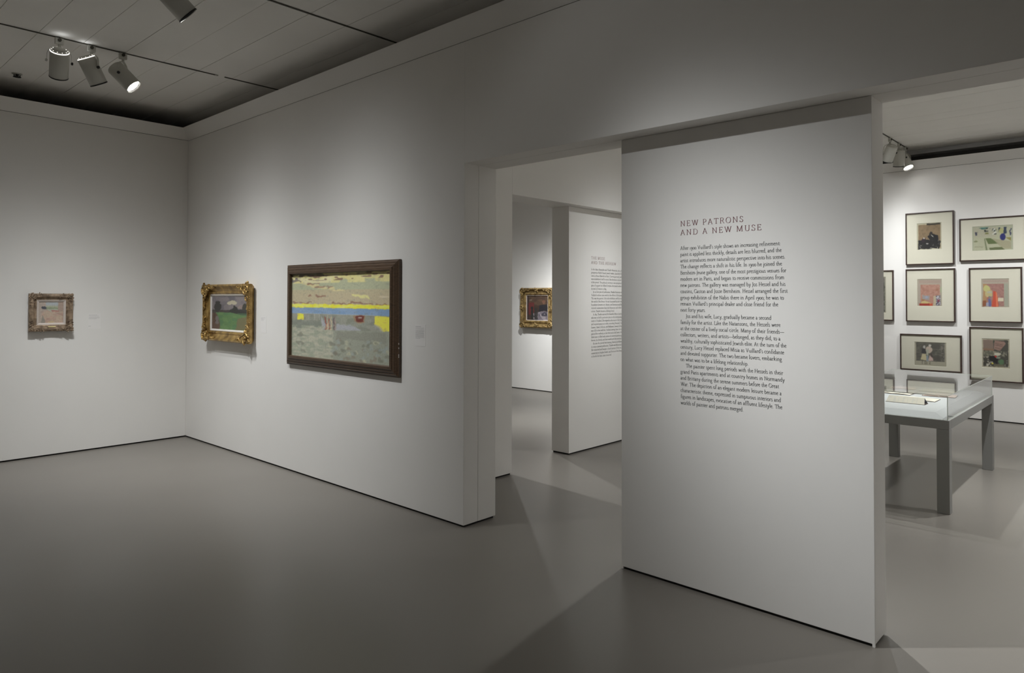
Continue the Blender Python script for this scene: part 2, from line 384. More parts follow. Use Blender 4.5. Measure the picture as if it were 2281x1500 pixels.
g('B', 12, L((2.8,15),(2.8,.3)), C((2.8,15),(7,15),(9,12.4),(8,9),(2.8,8.4)), C((2.8,8.4),(8.4,8.2),(10.2,4.4),(8,.6),(2.8,.3)), S(.8,15,3), S(.8,.3,3))
g('C', 14, C((12.4,12.4),(10,15),(6,15),(2.6,12),(1.6,7.6),(3,3),(6.6,.2),(10.4,.4),(12.8,2.8)), L((12.4,14.6),(12.4,11.6)))
g('D', 15, L((3,15),(3,.3)), C((3,15),(8,15),(12,12),(13,7.6),(11.6,2.6),(7.6,.3),(3,.3)), S(.8,15,3), S(.8,.3,3))
g('E', 11.6, L((2.8,15),(2.8,.3)), L((2.8,15),(9.6,15)), L((2.8,8),(8,8)), L((2.8,.3),(10.2,.3)), S(.8,15,3), S(.8,.3,3), L((9.6,15),(9.6,12.8)), L((10.2,.3),(10.8,3)), L((8,9.2),(8,6.8)))
g('F', 10.8, L((2.8,15),(2.8,.3)), L((2.8,15),(9.6,15)), L((2.8,8),(8,8)), S(.8,15,3), S(.8,.3,5), L((9.6,15),(9.6,12.8)))
g('G', 14.8, C((12.4,12.4),(10,15),(6,15),(2.6,12),(1.6,7.6),(3,3),(6.6,.2),(10.4,.4),(12.6,1.8)), L((12.6,6),(12.6,1.4)), S(10,6.4,14.4), L((12.4,14.6),(12.4,11.6)))
g('H', 15.4, L((3,15),(3,.3)), L((12.2,15),(12.2,.3)), L((3,7.8),(12.2,7.8)), S(.8,15,5.2), S(.8,.3,5.2), S(10,15,14.4), S(10,.3,14.4))
g('I', 6.6, L((3.2,15),(3.2,.3)), S(1,15,5.4), S(1,.3,5.4))
g('J', 6.4, C((3.4,15),(3.4,2),(2.6,-2),(.2,-3.6)), S(1.2,15,5.6))
g('K', 13.6, L((3,15),(3,.3)), L((3,7),(10.6,15)), L((5,8.6),(12,.4)), S(.8,15,5.2), S(.8,.3,5.2), S(8.6,15,12.4), S(10.8,.3,13.6))
g('L', 11, L((2.8,15),(2.8,.3)), L((2.8,.3),(10,.3)), S(.8,15,5), S(.8,.3,3), L((10,.3),(10.6,3)))
g('M', 17.6, L((3,15),(2.4,.3)), L((3,15),(8.6,.6)), L((8.6,.6),(14.2,15)), L((14.2,15),(15,.3)), S(.8,15,3.2), S(.6,.3,4.2), S(14,15,16.4), S(12.8,.3,17))
g('N', 15.2, L((2.8,15),(2.8,.3)), L((2.8,15),(12.2,.3)), L((12.2,.3),(12.2,15)), S(.6,15,3), S(.8,.3,4.8), S(10.2,15,14.2))
g('O', 15.6, C((7.8,15.2),(3.6,13.6),(1.5,7.7),(3.6,1.6),(7.8,.1),(12,1.6),(14.1,7.7),(12,13.6),(7.8,15.2)))
g('P', 11.4, L((2.8,15),(2.8,.3)), C((2.8,15),(8,15),(10.2,11.4),(8,7.4),(2.8,7)), S(.8,15,3), S(.8,.3,5))
g('Q', 15.6, C((7.8,15.2),(3.6,13.6),(1.5,7.7),(3.6,1.6),(7.8,.1),(12,1.6),(14.1,7.7),(12,13.6),(7.8,15.2)), C((8,0),(12,-2.6),(17,-3.4)))
g('R', 12.8, L((2.8,15),(2.8,.3)), C((2.8,15),(8,15),(10,11.4),(8,7.8),(2.8,7.4)), L((6.4,7.4),(12,.3)), S(.8,15,3), S(.8,.3,5), S(10.8,.3,13))
g('S', 10.6, C((8.6,12.6),(6.4,15),(3.4,14.6),(1.9,12),(3,9.4),(6.8,7.2),(9,4.4),(8,1),(4.8,0),(1.5,2.8)), L((8.7,14.4),(8.7,12)), L((1.5,3.6),(1.5,.6)))
g('T', 12.8, L((6.4,15),(6.4,.3)), L((.9,15),(11.9,15)), S(4.2,.3,8.6), L((.9,15),(.9,12.6)), L((11.9,15),(11.9,12.6)))
g('U', 14.6, C((3,15),(3,5),(4.6,1),(7.6,.1),(10.8,1.4),(12,5),(12,15)), S(.8,15,5.2), S(10.2,15,14))
g('V', 14.2, L((2.2,15),(7.2,.4)), L((7.2,.4),(12,15)), S(.2,15,4.4), S(10,15,14))
g('W', 20, L((2,15),(6.6,.4)), L((6.6,.4),(10,15)), L((10,15),(14.2,.4)), L((14.2,.4),(18,15)), S(.2,15,4.2), S(8.2,15,11.8), S(16,15,20))
g('Y', 13, L((2,15),(6.4,7.4)), L((6.4,7.4),(11,15)), L((6.4,7.4),(6.4,.3)), S(.2,15,4.2), S(9,15,12.8), S(4.4,.3,8.4))
g('0', 9.6, C((4.8,9.6),(2.2,8.4),(1.2,4.8),(2.2,1.2),(4.8,.1),(7.4,1.2),(8.4,4.8),(7.4,8.4),(4.8,9.6)))
g('1', 6.4, L((3.2,9.6),(3.2,.3)), S(1.2,9.4,3.2), S(1.2,.3,5.2))
g('4', 9.6, L((6.6,9.6),(6.6,-4.6)), L((6.6,9.6),(.8,-.4)), L((.8,-.4),(9,-.4)), S(4.8,-4.6,8.4))
g('3', 8.8, C((1.6,8),(4.2,9.6),(6.8,7.6),(4.4,4.4),(7,3),(7.4,-1),(4.4,-4.8),(1,-4.4)))
g('8', 9.2, C((4.6,14.6),(2,12.6),(2.6,9.6),(6.8,6.6),(7.6,2.6),(4.6,.1),(1.6,2.6),(2.4,6.4),(6.6,9.6),(7,12.8),(4.6,14.6)))
g('9', 9.2, C((4.6,9.6),(2.2,9),(1.2,6.2),(2.4,3.4),(5,3.2),(7.4,4.6),(7.6,7.6),(5.4,9.6),(4.6,9.6)), C((7.7,7),(7,1),(4,-4),(1.4,-5.4)))
g('.', 4.6, L((2.2,1.3),(2.2,0)))
g(',', 4.6, C((2.2,1.4),(2.8,.2),(1.4,-2.4)))
g(':', 4.8, L((2.2,1.3),(2.2,0)), L((2.2,8.4),(2.2,7.1)))
g(';', 4.8, C((2.2,1.4),(2.8,.2),(1.4,-2.4)), L((2.2,8.4),(2.2,7.1)))
g("'", 4, C((2,15.4),(2.4,14.4),(1.2,12)))
g('-', 6.4, L((1,4.8),(5,4.8)))
g('\u2014', 19, L((0,4.8),(19,4.8)))
g('\u00e9', 8.6, *(GL['e'][1] + (L((4,11.6),(6.6,14.6)),)))
g(' ', 5.6)

def catmull(p, n=4):
    q = [Vector((a[0], a[1])) for a in p]; out = []
    for i in range(len(q)-1):
        p0 = q[i-1] if i else q[i]*2-q[i+1]; p1, p2 = q[i], q[i+1]; p3 = q[i+2] if i+2 < len(q) else q[i+1]*2-q[i]
        for k in range(n):
            t = k/n
            out.append(.5*((2*p1) + (p2-p0)*t + (2*p0-5*p1+4*p2-p3)*t*t + (3*p1-p0-3*p2+p3)*t**3))
    out.append(q[-1]); return out
def line_width(txt, track=0):
    return sum(GL[c][0] + track for c in txt)
def lettering(mb, txt, x0, z0, unit, x1=None, track=0, thick=1.75, thin=.75, detail=3):
    """glyph ribbons in the local x/z plane; unit = metres per glyph unit; x1 = justified right end"""
    wd = line_width(txt, track) * unit; sx = (x1-x0)/wd if x1 else 1
    pen = 0
    for c in txt:
        adv, st = GL[c]
        for kd, pts in st:
            if kd == 'c': P_ = catmull(pts, detail)
            else: P_ = [Vector(p) for p in pts]
            n = len(P_); Lf = []; Rt = []
            for i in range(n):
                a = P_[max(i-1, 0)]; b_ = P_[min(i+1, n-1)]; d = b_-a
                if d.length < 1e-6: d = Vector((1, 0))
                d.normalize()
                if kd == 's': wdt = .62
                else: # broad nib held at a slight angle
                    wdt = thin + (thick-thin)*abs(d.x*math.sin(math.radians(-12)) - d.y*math.cos(math.radians(-12)))
                    if c == '.' or c == ':': wdt = 1.9
                nrm = Vector((-d.y, d.x))*wdt/2
                Lf.append(P_[i]+nrm); Rt.append(P_[i]-nrm)
            vs = []
            for v in Lf + Rt: vs.append((x0 + (pen+v.x)*unit*sx, 0, z0 + v.y*unit))
            mb.add(vs, [(i, i+1, n+i+1, n+i) for i in range(n-1)])
        pen += adv + track
BODY = ["After 1900 Vuillard's style shows an increasing refinement:", "paint is applied less thickly, details are less blurred, and the",
"artist introduces more naturalistic perspective into his scenes.", "The change reflects a shift in his life. In 1900 he joined the",
"Bernheim-Jeune gallery, one of the most prestigious venues for", "modern art in Paris, and began to receive commissions from",
"new patrons. The gallery was managed by Jos Hessel and his", "cousins, Gaston and Josse Bernheim. Hessel arranged the first",
"group exhibition of the Nabis there in April 1900; he was to", "remain Vuillard's principal dealer and close friend for the", "next forty years.",
"Jos and his wife, Lucy, gradually became a second", "family for the artist. Like the Natansons, the Hessels were",
"at the center of a lively social circle. Many of their friends\u2014", "collectors, writers, and artists\u2014belonged, as they did, to a",
"wealthy, culturally sophisticated Jewish elite. At the turn of the", "century, Lucy Hessel replaced Misia as Vuillard's confidante",
"and devoted supporter. The two became lovers, embarking", "on what was to be a lifelong relationship.",
"The painter spent long periods with the Hessels in their", "grand Paris apartments and at country homes in Normandy",
"and Brittany during the serene summers before the Great", "War. The depiction of an elegant modern leisure became a",
"characteristic theme, expressed in sumptuous interiors and", "figures in landscapes, evocative of an affluent lifestyle. The", "worlds of painter and patrons merged."]
ENDS = [7.149,7.154,7.174,7.156,7.178,7.168,7.174,7.185,7.165,7.135,6.718,7.098,7.146,7.166,7.146,7.177,7.165,7.153,6.97,7.159,7.167,7.137,7.151,7.147,7.154,6.941]
def text_panel(root_loc, rotz, head, body, ends, indents, z1, pitch, x0, unit, hx, label, hthin=.9, weight=1.0):
    r = empty('wall_text', root_loc); r.rotation_euler = (0, 0, rotz); tag(r, label, 'wall text')
    for (t, zz, xe) in head:
        wd = line_width(t, 3.2)*.00205; sx = (xe-x0)/wd; pen = x0
        for c in t:
            aw = (GL[c][0]+3.2)*.00205*sx
            if c != ' ':
                h = MB(); lettering(h, c, pen, zz, .00205, pen+aw, track=3.2, thick=1.55*weight, thin=.65*weight, detail=4)
                h.build('letter', M['heading'], r)
            pen += aw
    b = MB()
    for i, t in enumerate(body):
        xs = x0 + (.035 if i in indents else 0)
        lettering(b, t, xs, z1 - i*pitch, unit, ends[i] if ends else None, thick=1.9*weight, thin=.85*weight)
    tag(b.build('body_text', M['text'], r), kind='stuff')
    return r
text_panel((0, T1+.0012, 0), 0, [("NEW PATRONS", 2.1016, 6.951), ("AND A NEW MUSE", 2.0494, 7.053)], BODY, ENDS, (11, 19), 1.963, .03606, 6.558, .00136, 0,
           'wall text headed NEW PATRONS AND A NEW MUSE on the near pier')
BODY2 = ["In the 1890s Alexandre and Thad\u00e9e Natanson, sons of a", "prosperous Polish-French Jewish banker, launched the maga-", "zine La Revue Blanche in Paris. Covering art and politics, it", "soon established itself as one of the foremost cultural journals",
"of the period. The political currency it was progressive, a cham-", "pion of support for Alfred Dreyfus, the Jewish army officer unjustly", "accused of treason in 1894.",
"In its first year of publication, Thad\u00e9e Natanson invited", "Vuillard to show some work in the offices of the journal.", "This was the painter's first solo exhibition and his entree into", "the world of the Revue. He was fascinated by the blurring of", "boundaries between art, theater, and literature and he soon", "received commissions from the Natansons and others in their", "coterie. Thad\u00e9e became a lifelong friend.",
"In 1893 Thad\u00e9e married the beautiful Misia Godebska,", "who was to hold a particular place in the iconography and", "career of Vuillard. She reigned as the muse of the Revue Blanche", "and inspired many in its orbit, including Bonnard, Toulouse-", "Lautrec, Ravel, Debussy, and Mallarm\u00e9. Several of these", "men fell in love with her. Vuillard among them: he drew and", "painted her endlessly in the three and a half years. His art in", "those years is filled with scenes of convivial gatherings, at the", "theater, his friends and their world until the century's end.",
"By 1900 the journal was nearing financial problems and", "its story a journal publication. Thad\u00e9e and Misia separated.", "She remarried and became a lavish patron of the arts, but her", "connection to Vuillard faded, and the era of the Revue Blanche,", "so fruitful for him, came to an end."]
text_panel((X3+.0004, 0, 0), math.pi/2, [("THE MUSE", 2.1147, 3.065), ("AND THE REVIEW", 2.0620, 3.29)], BODY2, None, (7, 14, 23), 1.992, .0361, 2.7956, .00136, 0,
           'wall text headed THE MUSE AND THE REVIEW on the rear pier', weight=.75)

# object labels: thin cards with small print
def label_card(M4, w_, h_, lines, text, big=False):
    r = empty('wall_label', None, M4); tag(r, text, 'label', 'object labels beside the paintings')
    MB().box((-w_/2, .0015, -h_/2), (w_/2, .0025, h_/2)).build('card', M['label'], r)
    b = MB()
    for (zz, x0, x1, s) in lines:
        x = x0
        while x < x1 - .003:
            wd = min(random.uniform(.006, .016), x1-x); b.add([(x, .0011, zz), (x+wd, .0011, zz), (x+wd, .0011, zz+s), (x, .0011, zz+s)], [(0, 1, 2, 3)]); x += wd+.003
    tag(b.build('print', M['print'], r), kind='stuff')
    return r
def wall_M(x, y, z, rz): return Matrix.Translation((x, y, z)) @ Matrix.Rotation(rz, 4, 'Z')
label_card(wall_M(.0026, -.995, 1.415, math.pi/2), .125, .17, [(.063, -.055, .03, .0026), (.052, -.055, .05, .002), (.038, -.055, .05, .002), (.030, -.055, .05, .002), (.022, -.055, .02, .002), (-.058, -.055, -.05, .006), (-.057, -.045, -.03, .003)],
           'white label card right of the small painting on the left wall')
label_card(wall_M(1.89, -.0026, 1.40, 0), .115, .17, [(.068, -.05, .04, .0022), (.060, -.05, -.01, .0018), (.052, -.05, .02, .0018), (.044, -.05, .0, .0018)],
           'white label card between the gilt landscape and the wide seaside painting')
label_card(wall_M(4.375, -.0026, 1.385, 0), .13, .17, [(.066, -.055, .01, .003)] + [(.056-i*.0075, -.055, .05-random.random()*.01, .0018) for i in range(2)] + [(.038-i*.0068, -.055, .052-random.random()*.008, .002) for i in range(9)] + [(-.026, -.055, 0, .002)],
           'white label card with long text right of the wide dark-framed painting')

# ------------------------------------------------------------------ painted surfaces
def vnoise(h, w_, cell, seed):
    rs = np.random.RandomState(seed); cell = (cell[0]*1.8, cell[1]*1.8); gh, gw = int(h/cell[0])+3, int(w_/cell[1])+3
    gr = rs.rand(gh, gw); yy = np.arange(h)/cell[0]; xx = np.arange(w_)/cell[1]
    yi = yy.astype(int); xi = xx.astype(int); fy = (yy-yi)[:, None]; fx = (xx-xi)[None]
    fy = fy*fy*(3-2*fy); fx = fx*fx*(3-2*fx)
    a = gr[yi][:, xi]; b_ = gr[yi][:, xi+1]; c = gr[yi+1][:, xi]; d = gr[yi+1][:, xi+1]
    return a*(1-fx)*(1-fy) + b_*fx*(1-fy) + c*(1-fx)*fy + d*fx*fy
class Canvas:
    K = 1.8
    def __init__(s, w_, h_, col):
        w_, h_ = int(w_*s.K), int(h_*s.K); s.w, s.h = w_, h_; s.a = np.ones((h_, w_, 3))*np.array(col)/255.; s.Y, s.X = np.mgrid[0:h_, 0:w_]; s.u = s.X/(w_-1); s.v = s.Y/(h_-1)
    def poly(s, pts, col, al=1, wob=.0, seed=0):
        u, v = s.u, s.v
        if wob:
            u = u + wob*(vnoise(s.h, s.w, (4, 4), seed)-.5); v = v + wob*(vnoise(s.h, s.w, (4, 4), seed+5)-.5)
        ins = np.zeros(u.shape, bool); n = len(pts)
        for i in range(n):
            x0, y0_ = pts[i]; x1, y1 = pts[(i+1) % n]
            if y0_ == y1: continue
            c = ((y0_ > v) != (y1 > v)) & (u < (x1-x0)*(v-y0_)/(y1-y0_)+x0); ins ^= c
        s.a[ins] = s.a[ins]*(1-al) + np.array(col)/255.*al; return s
    def rect(s, x0, y0_, x1, y1, col, al=1, wob=0, seed=0): return s.poly([(x0, y0_), (x1, y0_), (x1, y1), (x0, y1)], col, al, wob, seed)
    def ell(s, cx, cy, rx, ry, col, al=1, wob=.0, seed=0):
        return s.poly([(cx+rx*math.cos(t*math.pi/8), cy+ry*math.sin(t*math.pi/8)) for t in range(16)], col, al, wob, seed)
    def mottle(s, x0, y0_, x1, y1, cols, cell=(3, 5), th=.62, seed=0, al=.8):
        for i, c in enumerate(cols):
            m_ = (vnoise(s.h, s.w, cell, seed+i*7) > th) & (s.u >= x0) & (s.u <= x1) & (s.v >= y0_) & (s.v <= y1)
            s.a[m_] = s.a[m_]*(1-al) + np.array(c)/255.*al
        return s
    def mesh(s, name, W, H, M4, m, parent):
        """W x H panel, local x right, z up, facing -y"""
        xs = np.linspace(-W/2, W/2, s.w); zs = np.linspace(H/2, -H/2, s.h)
        X, Z = np.meshgrid(xs, zs); co = np.stack([X.ravel(), np.zeros(X.size), Z.ravel()], 1)
        idx = np.arange(s.w*s.h).reshape(s.h, s.w)
        fa = np.stack([idx[1:, :-1].ravel(), idx[1:, 1:].ravel(), idx[:-1, 1:].ravel(), idx[:-1, :-1].ravel()], 1)
        me = bpy.data.meshes.new(name); me.from_pydata(co.tolist(), [], fa.tolist())
        ca = me.color_attributes.new('paint', 'FLOAT_COLOR', 'POINT')
        for _ in range(2):
            q = np.pad(s.a, ((1, 1), (1, 1), (0, 0)), 'edge'); s.a = (q[:-2, 1:-1]+q[2:, 1:-1]+q[1:-1, :-2]+q[1:-1, 2:]+2*q[1:-1, 1:-1])/6
        gain = 1.4 if m.name == 'painted_canvas' else 1.12
        if gain < 1.4: s.a = s.a*.88 + s.a.mean(axis=2, keepdims=True)*.12
        lin = np.clip(gain*np.where(s.a <= .04045, s.a/12.92, ((s.a+.055)/1.055)**2.4).reshape(-1, 3), 0, .9)
        ca.data.foreach_set('color', np.hstack([lin, np.ones((len(lin), 1))]).ravel())
        me.materials.append(m); o = bpy.data.objects.new(name, me); COL.objects.link(o); o.parent = parent
        o.matrix_local = M4; return o

# frame moulding swept round a rectangle; profile = [(inset, height)] from outside to inside, local -y = towards viewer
def moulding(W, H, prof):
    b = MB(); n = len(prof); vs = []
    for (sx, sz) in ((-1, 1), (1, 1), (1, -1), (-1, -1)):
        for (ins, ht) in prof: vs.append((sx*(W/2-ins), -ht, sz*(H/2-ins)))
    fs = []
    for k in range(4):
        for i in range(n-1): fs.append((k*n+i, k*n+i+1, ((k+1) % 4)*n+i+1, ((k+1) % 4)*n+i))
    return b.add(vs, fs)
def rail_set(W, H, prof, m, parent, name='rail'):
    """four mitred rails, each its own part"""
    n = len(prof); cs = [(-1, 1), (1, 1), (1, -1), (-1, -1)]
    for k in range(4):
        vs = []
        for (sx, sz) in (cs[k], cs[(k+1) % 4]):
            for (ins, ht) in prof: vs.append((sx*(W/2-ins), -ht, sz*(H/2-ins)))
        b = MB().add(vs, [(i, i+1, n+i+1, n+i) for i in range(n-1)] + [tuple(range(n-1, -1, -1)), tuple(range(n, 2*n))])
        b.build(name, m, parent)

# ---- wide painting in the stepped dark frame
def big_painting():
    x0, x1, z0, z1 = 2.402, 4.142, 1.036, 1.990
    W, H = x1-x0, z1-z0
    r = empty('framed_painting', None, wall_M((x0+x1)/2, 0, (z0+z1)/2, 0))
    tag(r, 'wide painting of yellow, blue and sage bands in a stepped dark walnut frame', 'painting')
    prof = [(0, .004), (0, .026), (.012, .030), (.020, .038), (.028, .036), (.040, .046), (.058, .048), (.064, .056), (.084, .058), (.090, .052), (.090, .026)]
    rail_set(W, H, prof, M['walnut'], r)
    c = Canvas(150, 120, (170, 166, 140)); rs = random.Random(3)
    # sky: cream and buff with plum streaks
    c.rect(0, 0, 1, .10, (190, 184, 130)); c.rect(0, .08, 1, .24, (164, 166, 138)); c.rect(0, .20, 1, .36, (178, 162, 132), .7)
    c.mottle(0, 0, 1, .12, [(214, 204, 160), (204, 194, 132)], (4, 12), .5, 11, .8)
    c.mottle(0, .0, 1, .09, [(110, 82, 74)], (2.2, 8), .72, 21, .8)
    c.rect(0, 0, .35, .03, (92, 84, 68), .8, .03)
    c.ell(.04, .09, .07, .025, (92, 84, 92), .7, .05)
    c.poly([(.08, .10), (.26, .14), (.5, .19), (.58, .225), (.5, .215), (.3, .185), (.12, .13)], (198, 186, 140), .9, .03)
    for (a, b_, l, w_) in ((.18, .125, .14, .008), (.26, .165, .16, .009), (.4, .165, .06, .007), (.28, .27, .09, .012), (.2, .27, .03, .01), (.44, .355, .18, .008), (.62, .35, .22, .009), (.02, .345, .2, .009), (.86, .355, .13, .008)):
        c.poly([(a, b_-w_), (a+l, b_), (a+l, b_+w_), (a, b_+w_)], (128, 92, 78), .75, .03, int(a*90))
    c.poly([(.63, .25), (.8, .27), (.79, .295), (.66, .285)], (206, 200, 136), .9, .03)
    c.ell(.93, .28, .045, .009, (196, 184, 160), .8)
    # yellow and blue bands
    c.rect(0, .365, 1, .415, (226, 208, 62), 1, .012); c.mottle(0, .37, 1, .41, [(236, 226, 120)], (2, 7), .6, 31, .7)
    c.rect(0, .408, 1, .485, (118, 142, 170), 1, .008); c.mottle(0, .41, 1, .48, [(132, 152, 176)], (5, 9), .55, 33, .6)
    # sage ground
    c.rect(0, .482, 1, .66, (134, 136, 124)); c.mottle(0, .48, 1, .66, [(120, 122, 108), (146, 144, 132)], (4, 7), .56, 41, .6)
    c.rect(0, .56, .33, .66, (112, 118, 108), .5, .02)
    for x in (.19, .26, .31): c.rect(x, .485, x+.006, .55, (168, 166, 156), .7)
    c.rect(.07, .482, .14, .555, (224, 208, 70), 1, .01)
    c.rect(.06, .475, .85, .482, (178, 178, 170), .7)
    c.poly([(.48, .59), (.62, .59), (.72, .63), (.68, .67), (.48, .665)], (158, 158, 164), .8, .03)
    c.poly([(.85, .48), (1, .49), (1, .83), (.96, .78), (.92, .64), (.85, .57)], (216, 204, 76), 1, .012)
    c.rect(.66, .48, .76, .56, (146, 120, 92), .8, .02); c.rect(.68, .487, .75, .55, (104, 52, 44), 1, .02); c.rect(.70, .50, .735, .512, (180, 160, 150))
    c.poly([(.86, .56), (.93, .62), (.98, .82), (.96, .82), (.91, .66), (.84, .58)], (158, 156, 152), .6, .02)
    # loose upright dabs instead of figures
    for (x, cl, hgt, w_) in ((.335, (160, 160, 162), .13, .018), (.355, (150, 152, 158), .10, .022), (.375, (134, 78, 66), .14, .012), (.395, (190, 166, 138), .15, .010), (.412, (140, 86, 70), .11, .008), (.43, (200, 178, 144), .14, .012), (.462, (88, 68, 76), .14, .008), (.475, (150, 128, 120), .13, .008)):
        c.poly([(x, .64-hgt), (x+w_, .64-hgt+.02), (x+w_*1.3, .70), (x-.004, .70)], cl, .9, .025, int(x*1000))
    # mottled foreground
    c.rect(0, .66, 1, 1, (150, 152, 136)); c.poly([(.40, .66), (1, .64), (1, 1), (.46, 1)], (140, 142, 128))
    c.rect(.48, .66, .95, .76, (124, 124, 112), .6, .04)
    c.mottle(0, .62, .46, 1, [(166, 164, 144), (138, 144, 126), (172, 168, 150)], (2.4, 7), .58, 51, .6)
    for i in range(60):
        x = .42+rs.random()*.55; y = .76+rs.random()*.22; c.ell(x, y, .012+.012*rs.random(), .014+.012*rs.random(), rs.choice([(112, 114, 100), (170, 168, 142), (142, 150, 146), (126, 116, 100)]), .6, .03, i)
    for x, y in ((.1, .73), (.1, .83), (.13, .92), (.46, .82), (.48, .92)): c.ell(x, y, .03, .02, (110, 108, 96), .55, .04, int(y*50))
    c.mottle(0, 0, 1, 1, [(120, 120, 110)], (1.6, 3), .78, 71, .25)
    cw, ch = W-.18, H-.18
    c.mesh('canvas', cw+.01, ch+.01, Matrix.Translation((0, -.029, 0)), M['paint'], r)
    # chipped gilding flecks on the right rail
    for zz in (-.21, -.245, -.30, -.315): MB().box((W/2-.004, -.0275, zz), (W/2+.0005, -.0235, zz+.012)).build('paint_chip', M['liner'], r)
    return r
big_painting()

# ---- ornament builders for the carved gilt frames
def scroll(b, cx, cz, y, R_, turns=1.4, rad=.008, flip=1, ang=0):
    pts = []; rr = []
    N = 18
    for i in range(N):
        t = i/(N-1); a = ang + flip*turns*2*math.pi*t; q = R_*(1-.75*t)
        pts.append((cx+q*math.cos(a), y-.006*t, cz+q*math.sin(a))); rr.append(rad*(1-.5*t))
    b.tube(pts, rr, 6)
def leaf(b, c, ln, wd, ht, ang):
    """slim carved leaf lying in the frame plane"""
    n, m = 7, 6; vs = []; ca, sa = math.cos(ang), math.sin(ang)
    for j in range(m+1):
        t = j/m*2-1; w_ = wd*math.sqrt(max(0.02, 1-t*t)); h_ = ht*math.sqrt(max(0.02, 1-t*t)); bx = .35*ln*(t*t)
        for k in range(n):
            q = 2*math.pi*k/n; u, v = t*ln, w_*math.cos(q)+bx*.6
            vs.append((c[0]+u*ca-v*sa, c[1]+h_*math.sin(q), c[2]+u*sa+v*ca))
    fs = [(j*n+k, j*n+(k+1) % n, (j+1)*n+(k+1) % n, (j+1)*n+k) for j in range(m) for k in range(n)]
    b.add(vs, fs, 0, True)
def leaves(b, cx, cz, y, n, spread, size, rnd, axis=None):
    for i in range(n):
        if axis: u = (i+rnd.random())/n; x = cx + axis[0]*u + rnd.gauss(0, spread*.22); z = cz + axis[1]*u + rnd.gauss(0, spread*.22)
        else: a = rnd.uniform(0, 6.28); q = spread*math.sqrt(rnd.random()); x = cx+q*math.cos(a); z = cz+q*math.sin(a)
        s_ = size*rnd.uniform(.7, 1.2)
        leaf(b, (x, y-rnd.uniform(0, size*.5), z), s_*1.1, s_*.62, s_*.7, rnd.uniform(0, 6.28))
def carved_painting(name, M4, W, H, rail, prof, metal, liner_w, liner_m, canvas, label, style, liner_y, seed, os=1.0):
    r = empty(name, None, M4); tag(r, label, 'painting'); rnd = random.Random(seed)
    rail_set(W, H, prof, metal, r)
    rim = max(p[1] for p in prof)
    for sx in (-1, 1):
        for sz in (-1, 1):
            b = MB(); cx, cz = sx*(W/2-rail*.42), sz*(H/2-rail*.42)
            if style == 'rococo':
                q = rail*os; oc = (cx-sx*rail*.06*(os-1)*10*.3, cz-sz*rail*.06*(os-1)*10*.3); cx, cz = oc
                scroll(b, cx, cz, -rim, q*.42, 1.3, q*.075, sx*sz, rnd.random()*6)
                scroll(b, cx-sx*q*.55, cz+sz*q*.10, -rim*.95, q*.25, 1.2, q*.06, -sx*sz, 1)
                scroll(b, cx+sx*q*.10, cz-sz*q*.55, -rim*.95, q*.25, 1.2, q*.06, sx*sz, 2)
                leaves(b, cx, cz, -rim*.92, 26, q*.42, q*.10, rnd)
                leaves(b, cx-sx*q*.3, cz+sz*q*.12, -rim*.85, 14, q*.16, q*.085, rnd, (-sx*q*1.0, 0))
                leaves(b, cx+sx*q*.12, cz-sz*q*.3, -rim*.85, 14, q*.16, q*.085, rnd, (0, -sz*q*1.0))
            else:
                leaves(b, cx, cz, -rim*.9, 26, rail*.48, rail*.13, rnd)
                scroll(b, cx, cz, -rim, rail*.3, 1.2, rail*.08, sx*sz, 1)
                leaves(b, cx, cz+sz*rail*.1, -rim*.9, 34, rail*.6, rail*.125, rnd, (-sx*W*.27, 0))
                leaves(b, cx+sx*rail*.1, cz, -rim*.9, 30, rail*.6, rail*.125, rnd, (0, -sz*H*.22))
            tag(b.build('corner_ornament', metal, r), kind='stuff')
    if style == 'rococo_centres' or style == 'rococo' and name.endswith('x'): pass
    lw, lh = W-2*rail, H-2*rail
    lp = [(0, liner_y+.012), (.003, liner_y+.014), (liner_w-.003, liner_y+.006), (liner_w, liner_y)]
    moulding(lw, lh, lp).build('liner', liner_m, r)
    canvas.mesh('canvas', lw-2*liner_w+.004, lh-2*liner_w+.004, Matrix.Translation((0, -liner_y-.001, 0)), M['paint'], r)
    MB().box((-W/2+rail*.6, -liner_y+.004, -H/2+rail*.6), (W/2-rail*.6, -.004, H/2-rail*.6)).build('backing', M['cover'], r)
    return r

